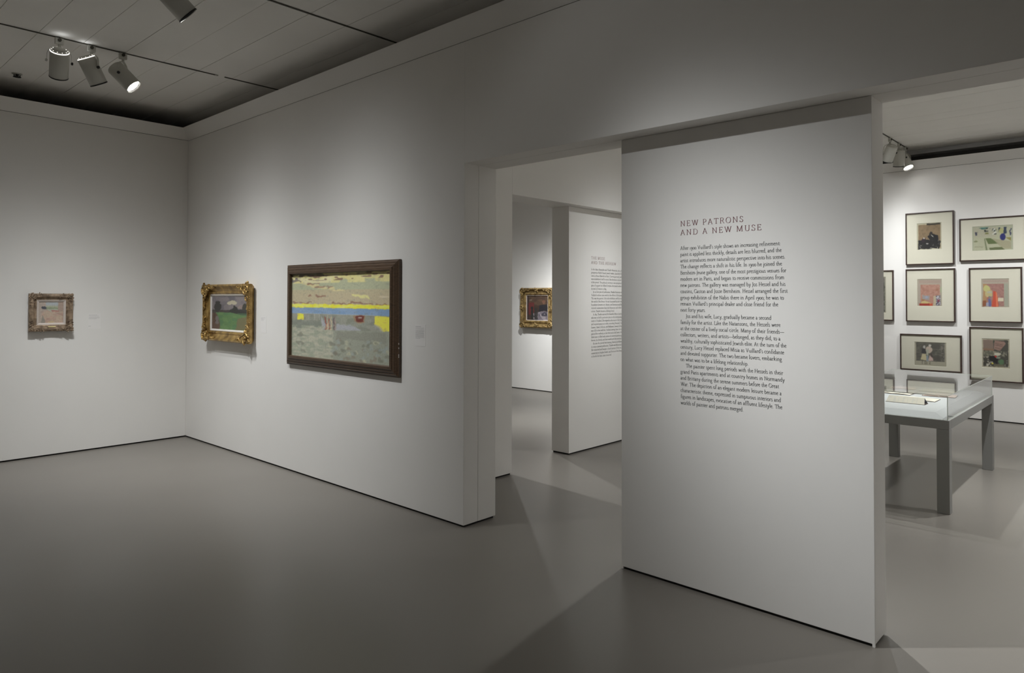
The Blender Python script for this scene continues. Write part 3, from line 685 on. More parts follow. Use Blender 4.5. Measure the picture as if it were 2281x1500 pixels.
# gilt landscape on the long wall
def gilt_landscape():
    x0, x1, z0, z1 = .635, 1.732, 1.197, 1.820; W, H = x1-x0, z1-z0; rail = .108
    c = Canvas(70, 70, (96, 90, 92))
    c.rect(0, 0, 1, .42, (104, 98, 100)); c.mottle(0, 0, 1, .4, [(84, 80, 84), (120, 112, 110)], (7, 10), .52, 5, .6)
    c.poly([(.42, .22), (.52, .15), (.66, .12), (.74, .18), (.66, .25), (.5, .26)], (168, 160, 136), .9, .06)
    c.ell(.82, .32, .1, .05, (140, 118, 106), .5, .05)
    c.rect(0, .42, 1, .52, (66, 60, 56), 1, .02)
    c.ell(.17, .33, .11, .16, (52, 50, 46), 1, .06); c.poly([(.46, .5), (.58, .38), (.66, .28), (.76, .4), (1, .36), (1, .56), (.5, .52)], (48, 48, 44), 1, .05); c.ell(.94, .32, .08, .1, (54, 54, 48), 1, .06)
    c.poly([(.12, .49), (.55, .49), (1, .58), (1, 1), (.1, 1)], (84, 112, 70), 1, .015)
    c.mottle(.15, .5, 1, 1, [(96, 124, 78), (72, 104, 72)], (6, 9), .55, 9, .6)
    c.poly([(.75, .66), (1, .6), (1, 1), (.66, 1)], (106, 92, 66), .8, .05)
    c.poly([(0, .5), (.12, .5), (.22, .7), (.24, 1), (0, 1)], (86, 68, 56), 1, .04); c.ell(.15, .72, .06, .13, (104, 98, 94), .9, .05); c.rect(.06, .5, .1, .8, (70, 52, 42), .7, .05)
    prof = [(.03, .010), (.004, .045), (0, .062), (.002, .078), (.010, .088), (.020, .088), (.026, .078), (.034, .070), (.050, .055), (.070, .046), (.080, .046), (.084, .052), (.094, .053), (.100, .046), (.108, .042), (.108, .015)]
    r = carved_painting('framed_painting', wall_M((x0+x1)/2, 0, (z0+z1)/2, 0), W, H, rail, prof, M['gold'], .022, M['liner'], c,
        'small green landscape under grey sky in a bright gilt frame with pierced corners', 'rococo', .030, 4, os=1.55)
    bd = MB(); rr = .0052
    n = 30
    for sx in (-1, 1):
        for i in range(n): bd.blob((sx*(W/2-.003), -.075, -H/2+H*(i+.5)/n), (rr, rr, rr*1.3), 6, 4)
        for i in range(18): bd.blob((sx*(W/2-.026), -.088, -H*.22+H*.44*i/17), (.006, .005, .007), 6, 4)
    for sz in (-1, 1):
        for i in range(46): bd.blob((-W/2+W*(i+.5)/46, -.075, sz*(H/2-.003)), (rr*1.3, rr, rr), 6, 4)
    tag(bd.build('bead_border', M['gold'], r), kind='stuff')
gilt_landscape()

# carved painting on the left wall
def nude_free_painting():
    c = Canvas(64, 60, (158, 142, 130))
    c.rect(0, 0, 1, 1, (156, 142, 132)); c.rect(.28, .02, .78, .2, (152, 156, 158), 1, .03); c.rect(.28, .18, .78, .28, (150, 152, 132), 1, .03); c.rect(.28, .26, .78, .36, (124, 132, 108), 1, .03); c.rect(.35, .34, .78, .45, (152, 156, 140), .8, .03)
    c.rect(.78, 0, 1, .7, (146, 128, 116), 1, .03); c.rect(0, 0, .2, 1, (152, 140, 130), .8, .04)
    c.ell(.2, .29, .09, .07, (66, 68, 74), 1, .06); c.poly([(.5, .4), (.82, .42), (.8, .55), (.58, .52)], (152, 108, 100), 1, .03)
    c.poly([(.14, .5), (.34, .38), (.6, .55), (.9, .6), (1, .85), (1, 1), (.1, 1)], (160, 136, 122), 1, .04)
    c.mottle(.1, .45, 1, 1, [(172, 146, 130), (146, 120, 108), (164, 150, 132)], (6, 8), .56, 6, .6)
    c.poly([(.15, .62), (.25, .8), (.26, 1), (.1, 1)], (120, 118, 110), .8, .05); c.ell(.86, .74, .1, .12, (164, 146, 128), .8, .06)
    c.ell(.5, .97, .12, .05, (176, 160, 120), .7, .04)
    W, H, rail = .400, .398, .068
    prof = [(0, .01), (0, .040), (.004, .052), (.010, .058), (.022, .066), (.036, .064), (.044, .052), (.052, .044), (.060, .046), (.068, .042), (.068, .02)]
    M4 = wall_M(0, -1.4135, 1.5150, math.pi/2)
    r = carved_painting('framed_painting', M4, W, H, rail, prof, M['carved'], .022, M['liner_pink'], c,
        'small square rosy interior painting in a brown carved frame on the left wall', 'carved', .030, 9)
    pl = MB(); vs = []
    for y in (-.070, -.066):
        for (x, z) in ((-.036, 0), (-.031, .0055), (.031, .0055), (.036, 0), (.031, -.0055), (-.031, -.0055)): vs.append((x, y, z-H/2+.050))
    pl.add(vs, [(0, 5, 4, 3, 2, 1), (6, 7, 8, 9, 10, 11)] + [(i, (i+1) % 6, 6+(i+1) % 6, 6+i) for i in range(6)])
    pl.build('nameplate', M['brass'], r)
nude_free_painting()

# dark interior painting in the rear gallery
def rear_painting():
    x0, x1, z0, z1 = -.018, .765, 1.135, 1.862; W, H = x1-x0, z1-z0; rail = .135
    c = Canvas(60, 70, (56, 42, 34))
    c.rect(0, 0, 1, .4, (70, 54, 42)); c.mottle(0, 0, 1, .5, [(84, 64, 48), (58, 44, 38)], (7, 8), .55, 3, .6)
    c.rect(0, 0, .1, 1, (44, 34, 34), .8, .03); c.poly([(.08, .2), (.26, .15), (.22, .2)], (120, 112, 104), .9, .03)
    c.rect(.08, .28, .34, .78, (84, 38, 36), 1, .03); c.rect(.2, .45, .3, 1, (34, 36, 34), 1, .04)
    c.ell(.8, .25, .08, .09, (94, 66, 52), 1, .05); c.poly([(.55, .7), (.6, .38), (.95, .36), (1, .5), (1, .62), (.7, .62)], (32, 30, 34), 1, .04)
    c.poly([(.34, .95), (.5, .72), (.75, .62), (1, .66), (1, 1), (.34, 1)], (96, 88, 94), 1, .05)
    c.ell(.82, .76, .13, .08, (40, 38, 44), 1, .05); c.mottle(.3, .65, 1, 1, [(62, 58, 66), (130, 122, 124)], (4, 5), .6, 8, .8); c.rect(.36, .5, .52, 1, (40, 38, 36), .8, .05)
    prof = [(0, .015), (0, .055), (.010, .075), (.024, .082), (.034, .072), (.060, .050), (.085, .046), (.100, .058), (.116, .060), (.124, .050), (.135, .046), (.135, .02)]
    r = carved_painting('framed_painting', wall_M((x0+x1)/2, 6.09, (z0+z1)/2, 0), W, H, rail, prof, M['gold2'], .010, M['liner_pink'], c,
        'dark portrait-format interior painting in an aged gilt frame seen through both openings', 'rococo', .034, 12)
    rnd = random.Random(4)
    for (cx, cz) in ((0, H/2-.05), (0, -H/2+.05), (-W/2+.05, 0), (W/2-.05, 0)):
        b = MB(); leaves(b, cx, cz, -.074, 16, .05, .014, rnd); scroll(b, cx, cz, -.08, .035, 1.2, .008); tag(b.build('centre_ornament', M['gold2'], r), kind='stuff')
rear_painting()

# ---- prints in slim dark frames on the far right wall
YF = 8.018
def framed_print(x0, x1, z0, z1, art, art_box, label):
    W, H = x1-x0, z1-z0; cx, cz = (x0+x1)/2, (z0+z1)/2
    r = empty('framed_print', None, wall_M(cx, YF, cz, 0)); tag(r, label, 'print', 'framed prints on the far right wall')
    prof = [(0, .002), (0, .043), (.002, .045), (.014, .045), (.016, .043), (.016, .022)]
    rail_set(W, H, prof, M['slim'], r)
    ax0, ax1, az0, az1 = [a for a in art_box]; ax0 -= cx; ax1 -= cx; az0 -= cz; az1 -= cz
    # mat board with a bevelled window
    w2, h2 = W/2-.014, H/2-.014; b = MB(); d0, d1 = -.030, -.026; q = .003
    vs = [(-w2, d0, h2), (w2, d0, h2), (w2, d0, -h2), (-w2, d0, -h2), (ax0-q, d0, az1+q), (ax1+q, d0, az1+q), (ax1+q, d0, az0-q), (ax0-q, d0, az0-q), (ax0, d1, az1), (ax1, d1, az1), (ax1, d1, az0), (ax0, d1, az0)]
    b.add(vs, [(i, (i+1) % 4, 4+(i+1) % 4, 4+i) for i in range(4)] + [(4+i, 4+(i+1) % 4, 8+(i+1) % 4, 8+i) for i in range(4)])
    b.build('mat_board', M['mat'], r)
    art.mesh('printed_sheet', ax1-ax0+.006, az1-az0+.006, Matrix.Translation(((ax0+ax1)/2, -.0255, (az0+az1)/2)), M['ink'], r)
    MB().box((-w2, -.0385, -h2), (w2, -.0365, h2)).build('glazing', M['glaze'], r)
    MB().box((-w2, -.022, -h2), (w2, -.003, h2)).build('backing', M['cover'], r)
    return r
def sheet(w_=50, h_=50, edge=(170, 164, 140)): return Canvas(w_, h_, edge)
# A: dark huddled masses on ochre
c = sheet(54, 56); c.rect(.06, .06, .95, .95, (126, 104, 78), 1, .01); c.mottle(.06, .06, .95, .6, [(112, 92, 68), (136, 112, 84)], (3, 3), .58, 2, .6); c.rect(.4, .02, .95, .08, (62, 56, 48), 1, .01)
c.poly([(.06, .66), (.3, .62), (.95, .66), (.9, .97), (.06, .97)], (34, 32, 32), 1, .05); c.poly([(.44, .5), (.6, .4), (.85, .48), (.9, .7), (.6, .72)], (30, 28, 30), 1, .04); c.ell(.58, .4, .07, .07, (44, 38, 36), 1, .04); c.ell(.28, .65, .09, .09, (48, 36, 44), 1, .05)
c.poly([(.56, .43), (.66, .5), (.68, .55), (.6, .49)], (190, 184, 176)); c.ell(.28, .58, .03, .03, (180, 176, 168), 1, .05); c.ell(.42, .77, .05, .02, (150, 144, 140), 1, .03)
c.mottle(.08, .8, .24, .96, [(160, 154, 148)], (2, 2), .6, 5); c.mottle(.5, .88, .85, .97, [(166, 160, 150)], (2, 3), .6, 6); c.mottle(.6, .65, .9, .85, [(110, 104, 104)], (2, 2), .74, 7)
framed_print(5.883, 6.497, 2.175, 2.937, c, (6.032, 6.340, 2.395, 2.777), 'framed print of dark massed shapes on ochre, upper left of the far wall group')
# B: pale green plan with olive plots and a blue disc
c = sheet(66, 48, (158, 160, 138)); c.rect(.04, .04, .95, .97, (166, 164, 138)); c.rect(.04, .06, .6, .45, (164, 158, 138), .8, .02)
c.poly([(.18, .06), (.42, .05), (.36, .12), (.24, .14)], (72, 112, 102)); c.mottle(.12, .08, .45, .24, [(48, 52, 50)], (2.5, 3), .66, 4, 1); c.rect(.07, .24, .12, .37, (60, 60, 76), 1, .03)
c.poly([(.33, .26), (.4, .26), (.42, .34), (.32, .34)], (120, 120, 74)); c.mottle(.5, .1, .6, .36, [(60, 64, 60), (190, 190, 180)], (2, 2), .55, 9, 1); c.rect(.65, .08, .69, .26, (56, 66, 74), 1, .03); c.rect(.78, .08, .85, .34, (50, 60, 80), 1, .03); c.ell(.72, .22, .06, .12, (164, 160, 104), .9, .05)
c.ell(.755, .47, .068, .14, (36, 40, 104)); c.rect(.93, .12, .955, .42, (52, 56, 84), 1, .04)
c.poly([(.33, .50), (.46, .50), (.66, .73), (.4, .74)], (92, 104, 62)); c.poly([(.42, .89), (.72, .87), (.8, .98), (.44, .98)], (92, 98, 64)); c.poly([(.30, .5), (.32, .5), (.38, .98), (.34, .98)], (104, 112, 80)); c.poly([(.82, .5), (.95, .5), (.95, .64)], (130, 122, 64)); c.ell(.09, .6, .05, .04, (112, 116, 80), .8, .05)
c.rect(.04, .82, .28, .86, (128, 128, 100), .6, .05); c.poly([(.5, .52), (.95, .66), (.95, .95), (.8, .95), (.66, .8)], (148, 140, 112), .7)
framed_print(6.561, 7.303+.02, 2.206, 2.806, c, (6.716, 7.177, 2.350, 2.685), 'wide framed print with olive plots and a blue disc, upper right of the far wall')
# C: rosy room with red bar
c = sheet(52, 54, (158, 148, 132)); c.rect(.08, .04, .95, .16, (156, 134, 122), .9); c.rect(.14, .2, .92, .92, (164, 118, 102)); c.mottle(.14, .2, .92, .7, [(150, 102, 88), (176, 132, 116)], (2.4, 2.4), .58, 4, .6); c.rect(.04, .15, .13, .95, (158, 144, 132), .9)
c.rect(.93, .3, .98, .5, (150, 160, 128)); c.ell(.8, .4, .07, .07, (146, 96, 76), .7, .05); c.rect(.22, .6, .5, .76, (140, 138, 138), .9, .04); c.ell(.38, .67, .06, .05, (140, 144, 164)); c.ell(.24, .77, .06, .03, (150, 106, 62)); c.poly([(.16, .84), (.3, .8), (.55, .88), (.54, .92), (.16, .92)], (186, 166, 108))
c.rect(.08, .9, .6, .98, (150, 44, 34), 1, .01); c.rect(.5, .9, .62, .98, (186, 76, 46)); c.rect(.66, .62, .76, .98, (170, 156, 130)); c.rect(.76, .6, .94, .98, (120, 112, 116), 1, .02); c.mottle(.76, .62, .94, .98, [(180, 176, 184), (70, 64, 84)], (2, 2), .6, 8, .9); c.rect(.82, .76, .9, .84, (128, 56, 76))
framed_print(5.880, 6.505, 1.347, 2.114, c, (6.030, 6.338, 1.576, 1.963), 'framed rosy interior print with a dark red bar along its foot')
# D: rosy room with tall orange red form
c = sheet(54, 56, (160, 150, 134)); c.rect(.06, .05, .96, .13, (158, 138, 126)); c.rect(.08, .18, .82, .95, (150, 106, 98)); c.mottle(.3, .2, .82, .9, [(138, 94, 92), (162, 120, 108)], (2.4, 2.6), .56, 3, .6); c.rect(.82, .18, .96, .95, (148, 148, 132))
c.rect(.06, .18, .2, .95, (164, 124, 84), 1, .03); c.ell(.2, .34, .13, .11, (176, 172, 108), 1, .04); c.ell(.28, .52, .13, .14, (176, 164, 112), .9, .05); c.ell(.3, .47, .1, .03, (160, 158, 148), .9); c.rect(.06, .76, .18, .96, (134, 76, 48), 1, .03)
c.poly([(.44, .42), (.54, .44), (.6, .7), (.62, .97), (.36, .97), (.42, .7)], (190, 70, 46), 1, .02); c.poly([(.52, .45), (.57, .5), (.6, .97), (.54, .97)], (206, 116, 80), .9); c.poly([(.26, .7), (.34, .7), (.36, .96), (.24, .96)], (92, 92, 140), 1, .02); c.rect(.18, .82, .26, .96, (140, 140, 158), 1, .03); c.ell(.3, .64, .045, .035, (110, 110, 116)); c.ell(.24, .66, .02, .02, (180, 60, 50))
c.rect(.6, .66, .80, .78, (196, 184, 158))
framed_print(6.671, 7.277, 1.357, 2.112, c, (6.816, 7.128, 1.565, 1.956), 'framed rosy interior print with a tall orange-red form and pale oblong')
# E: grey ground with pale shapes
c = sheet(60, 46, (156, 150, 132)); c.rect(.06, .02, .95, .80, (92, 88, 80), 1, .012); c.mottle(.06, .02, .95, .8, [(104, 100, 90), (78, 76, 70)], (2.5, 4), .55, 3, .7); c.rect(.56, .28, .84, .30, (140, 134, 128), .7, .02); c.rect(.56, .50, .84, .52, (136, 130, 122), .7, .02); c.rect(.56, .1, .8, .26, (80, 78, 72), .7); c.rect(.6, .56, .82, .74, (78, 74, 68), .7); c.mottle(.84, .05, .95, .78, [(132, 124, 118)], (2, 2), .62, 8, .7)
c.poly([(.24, .28), (.36, .28), (.38, .48), (.23, .48)], (62, 60, 62)); c.poly([(.25, .5), (.37, .5), (.38, .78), (.2, .74)], (184, 172, 136), 1, .01); c.ell(.31, .21, .04, .07, (170, 166, 160), 1, .05); c.ell(.46, .32, .11, .14, (178, 160, 146), 1, .02); c.ell(.49, .14, .045, .06, (186, 178, 170), 1, .02); c.poly([(.37, .3), (.46, .3), (.44, .56), (.38, .54)], (158, 158, 142)); c.poly([(.48, .54), (.58, .66), (.6, .78), (.44, .78)], (186, 158, 150), 1, .01); c.poly([(.38, .56), (.44, .56), (.45, .8), (.38, .8)], (128, 140, 150)); c.poly([(.5, .44), (.55, .48), (.6, .66), (.52, .56)], (74, 62, 60))
for x in (.24, .33, .38, .48): c.poly([(x, .8), (x+.015, .8), (x+.03, .93), (x-.005, .93)], (110, 104, 90), 1, .02)
framed_print(5.799, 6.577, .639, 1.164, c, (5.986, 6.386, .711, 1.050), 'framed print with pale shapes on grey, directly behind the display case')
# F: brick red wall and dark garden
c = sheet(54, 58, (168, 160, 138)); c.rect(.05, .04, .95, .95, (70, 68, 60), 1, .015); c.poly([(.05, .04), (.42, .04), (.42, .42), (.05, .40)], (124, 104, 92), 1, .02); c.poly([(.46, .05), (.8, .08), (.86, .16), (.66, .41), (.44, .36)], (142, 110, 98), 1, .02); c.rect(.05, .34, .44, .41, (130, 98, 76), .9, .01); c.rect(.42, .06, .46, .13, (50, 66, 50))
for y in (.15, .2, .3): c.poly([(.48, y), (.75, y+.05), (.75, y+.06), (.48, y+.01)], (60, 48, 44), .9, .02)
c.rect(.05, .42, .58, .58, (118, 114, 96), 1, .04); c.mottle(.05, .42, .9, .62, [(146, 140, 122), (88, 86, 74)], (2.5, 2.5), .56, 3, .8); c.ell(.58, .52, .12, .04, (184, 178, 158), 1, .04); c.mottle(.06, .62, .4, .95, [(184, 178, 162), (160, 152, 138), (60, 56, 48)], (2.4, 2.4), .52, 6, .9)
c.poly([(.28, .62), (.5, .56), (.6, .7), (.55, .84), (.3, .74)], (34, 32, 32), 1, .05); c.ell(.5, .6, .05, .035, (190, 44, 40), 1, .04); c.ell(.6, .64, .08, .04, (124, 132, 116), 1, .04); c.ell(.7, .78, .09, .08, (82, 112, 78), 1, .05); c.rect(.42, .86, .8, .95, (104, 98, 78), 1, .03); c.ell(.37, .84, .035, .03, (200, 184, 60), 1, .04); c.mottle(.82, .7, .95, .96, [(170, 164, 156)], (2, 2), .7, 9, .8)
framed_print(6.670, 7.284, .548, 1.290, c, (6.816, 7.127, .737, 1.132), 'framed print of brick red over dark greenery, lower right of the far wall')
# G: dark print half hidden behind the pier end
c = sheet(50, 70, (150, 146, 130)); c.rect(.05, .03, .95, .97, (80, 78, 70), 1, .02); c.mottle(.05, .03, .95, .97, [(110, 108, 98), (56, 56, 50), (150, 146, 138)], (3, 2.4), .62, 5, .8); c.rect(.05, .03, .95, .12, (104, 94, 88))
framed_print(5.12, 5.716, 1.351, 2.107, c, (5.27, 5.608, 1.469, 2.009), 'framed dark grey print partly hidden behind the end of the near pier')

# ------------------------------------------------------------------ display table and acrylic case
TX0, TX1, TY0, TY1, TZ, RH, LW = 6.485, 7.408, 2.79, 4.79, .730, .072, .088
tb = empty('display_table', ((TX0+TX1)/2, (TY0+TY1)/2, 0)); tag(tb, 'long grey lacquered display table with square legs in the right gallery', 'table')
def rel(o, root): o.location = -root.location; return o
t = MB(); t.box((TX0, TY0, TZ-RH), (TX1, TY0+.09, TZ)); rel(bevel(t.build('rail', M['table'], tb)), tb)
t = MB(); t.box((TX0, TY1-.09, TZ-RH), (TX1, TY1, TZ)); rel(bevel(t.build('rail', M['table'], tb)), tb)
t = MB(); t.box((TX0, TY0+.0905, TZ-RH), (TX0+.09, TY1-.0905, TZ)); rel(bevel(t.build('rail', M['table'], tb)), tb)
t = MB(); t.box((TX1-.09, TY0+.0905, TZ-RH), (TX1, TY1-.0905, TZ)); rel(bevel(t.build('rail', M['table'], tb)), tb)
t = MB(); t.box((TX0+.0905, TY0+.0905, TZ-.03), (TX1-.0905, TY1-.0905, TZ-.001)); rel(t.build('tabletop', M['table'], tb), tb)
for x in (TX0, TX1-LW):
    for y in (TY0, TY1-LW):
        rel(bevel(MB().box((x, y, 0), (x+LW, y+LW, TZ-RH-.0005)).build('leg', M['table'], tb)), tb)
BH = .192
cs = empty('display_case', ((TX0+TX1)/2, (TY0+TY1)/2, TZ)); tag(cs, 'clear acrylic case standing on the grey display table over open papers', 'display case')
a, bq = .010, .006
d = MB(); X0, X1, Y0, Y1 = TX0+.035, TX1-.035, TY0+.035, TY1-.035; iw = .085; dz = TZ+.040
vs = [(X0, Y0, TZ+.0005), (X1, Y0, TZ+.0005), (X1, Y1, TZ+.0005), (X0, Y1, TZ+.0005), (X0+iw, Y0+iw, dz), (X1-iw, Y0+iw, dz), (X1-iw, Y1-iw, dz), (X0+iw, Y1-iw, dz)]
d.add(vs, [(0, 3, 2, 1), (4, 5, 6, 7), (0, 1, 5, 4), (1, 2, 6, 5), (2, 3, 7, 6), (3, 0, 4, 7)]); rel(d.build('deck', M['deck'], cs), cs)
def pane(lo, hi, nm='pane'):
    b = MB(); b.box(lo, hi)
    ext = [hi[i]-lo[i] for i in range(3)]; th = ext.index(min(ext))
    fax = [2, 2, 1, 0, 1, 0]; b.mi = [0 if fax[i] == th else 1 for i in range(6)]
    return rel(b.build(nm, [M['acrylic'], M['edge']], cs), cs)
x0, x1, y0_, y1 = TX0+a, TX1-a, TY0+a, TY1-a; z0, z1 = TZ+.001, TZ+BH
pane((x0, y0_, z0), (x1, y0_+bq, z1-bq)); pane((x0, y1-bq, z0), (x1, y1, z1-bq))
pane((x0, y0_+bq, z0), (x0+bq, y1-bq, z1-bq)); pane((x1-bq, y0_+bq, z0), (x1, y1-bq, z1-bq))
pane((x0, y0_, z1-bq), (x1, y1, z1), 'lid_pane')
# papers inside the case
def booklet(name, cx, cy, w_, l_, rz, label, top='paper', cover='cover', tilt=0, cat='booklet', tent=False, lines=0):
    r = empty(name, (cx, cy, dz+.001)); r.rotation_euler = (0, 0, rz); tag(r, label, cat, 'papers inside the display case')
    if tent:
        # stiff sheet folded along its length, near leaf leaning back on a far leaf
        h_ = .052; y_n, y_r, y_f = -l_/2, -.006, l_/2
        def leaf(nm, p, q, m_):
            b = MB(); n_ = (Vector((0, q[1]-p[1], q[0]-p[0]))).normalized(); tt = .0012
            dy, dz_ = -(q[1]-p[1]), (q[0]-p[0]); ln = math.hypot(dy, dz_); dy, dz_ = dy/ln*tt, dz_/ln*tt
            vs = [(-w_/2, p[0], p[1]), (w_/2, p[0], p[1]), (w_/2-.01, q[0], q[1]), (-w_/2+.012, q[0], q[1])]
            vs += [(x, y+dy, z+dz_) for x, y, z in vs]
            b.add(vs, [(0, 3, 2, 1), (4, 5, 6, 7), (0, 1, 5, 4), (1, 2, 6, 5), (2, 3, 7, 6), (3, 0, 4, 7)]); return b.build(nm, M[m_], r)
        nl = leaf('front_leaf', (y_n, .002), (y_r, h_), top); leaf('rear_leaf', (y_f, .002), (y_r+.003, h_), 'violet')
        MB().box((-w_/2-.004, y_n-.004, 0), (w_/2+.004, y_f, .0015)).build('base_sheet', M['cover'], r)
        b = MB(); rnd = random.Random(2)
        for k in range(7):
            u0 = -w_/2+.02 + k*(w_-.05)/7; 
            for j in range(6):
                v0 = .1+.13*j; v1 = v0+.05; wdd = rnd.uniform(.008, .026) if k % 2 else rnd.uniform(.002, .008)
                def P2(u, v): return (u, y_n+(y_r-y_n)*v-.0009, .002+(h_-.002)*v+.0009)
                b.add([P2(u0, v0), P2(u0+wdd, v0), P2(u0+wdd, v1), P2(u0, v1)], [(0, 1, 2, 3)])
        tag(b.build('print', M['print'], r), kind='stuff')
    else:
        MB().box((-w_/2-.004, -l_/2-.004, 0), (w_/2+.004, l_/2+.004, .003)).build('cover', M[cover], r)
        b = MB(); n = 8; vs = []; 
        for i in range(n+1):
            u = i/n*2-1; z = .004 + .006*(1-abs(u))**.5*(1-.2*abs(u)) if lines >= 0 else .004
            if abs(u) < .05: z -= .004
            for y in (-l_/2, l_/2): vs.append((u*w_/2, y, z))
        nn = len(vs); vs += [(x, y, .0031) for x, y, z in vs]
        fs = [(2*i, 2*i+2, 2*i+3, 2*i+1) for i in range(n)] + [(nn+2*i, 2*i+2+nn, 2*i+2, 2*i) for i in range(n)]
        b.add(vs, fs); b.build('pages', M[top], r)
        b = MB(); rnd = random.Random(int(cx*100+cy*10))
        for sd in (-1, 1):
            for j in range(int(l_/.016)-2):
                y = -l_/2+.018+j*.016; q = rnd.uniform(.7, 1)
                xa, xb = (sd*.14*w_, sd*.14*w_+sd*.28*w_*q)
                b.add([(min(xa, xb), y, .0108), (max(xa, xb), y, .0108), (max(xa, xb), y+.003, .0108), (min(xa, xb), y+.003, .0108)], [(0, 1, 2, 3)])
        tag(b.build('print', M['print'], r), kind='stuff')
    return r
booklet('folded_programme', 6.985, 3.33, .30, .115, 0, 'cream folded programme standing like a tent at the near end of the case', tent=True, cat='programme')
booklet('open_book', 6.99, 3.62, .34, .20, 0, 'cream open book with dark cover behind the folded programme', 'paper')
booklet('open_book', 7.10, 4.02, .26, .20, .08, 'peach-coloured open book in the middle of the case', 'pink_paper')
booklet('open_book', 6.74, 3.98, .30, .24, -.05, 'wide cream open book beside the peach one', 'paper')
booklet('open_book', 7.02, 4.36, .30, .20, .03, 'cream open book toward the far end of the case', 'paper')
booklet('open_book', 6.70, 4.40, .22, .18, .1, 'small peach book in the far left corner of the case', 'pink_paper')

# ------------------------------------------------------------------ lighting tracks and lamp heads
def track(x, ya, yb, label):
    r = empty('lighting_track', (x, (ya+yb)/2, ZC)); tag(r, label, 'lighting track')
    L_ = (yb-ya)/2
    MB().box((-.008, -L_, -.007), (.008, L_, -.0012)).build('channel', M['track'], r)
    MB().box((-.010, L_-.03, -.0085), (.010, L_, -.0012)).build('end_cap', M['can'], r)
    return r
track(1.737, -7.2, -.43, 'thin dark ceiling track above the left gallery carrying three lamp heads')
track(1.737, -.36, .27, 'short end piece of ceiling track over the far corner of the main gallery')
track(3.772, -7.2, .25, 'ceiling track nearer the middle of the main gallery, carrying one lamp head')
track(5.922, 2.0, 7.98, 'ceiling track in the right gallery with bunched lamp heads')

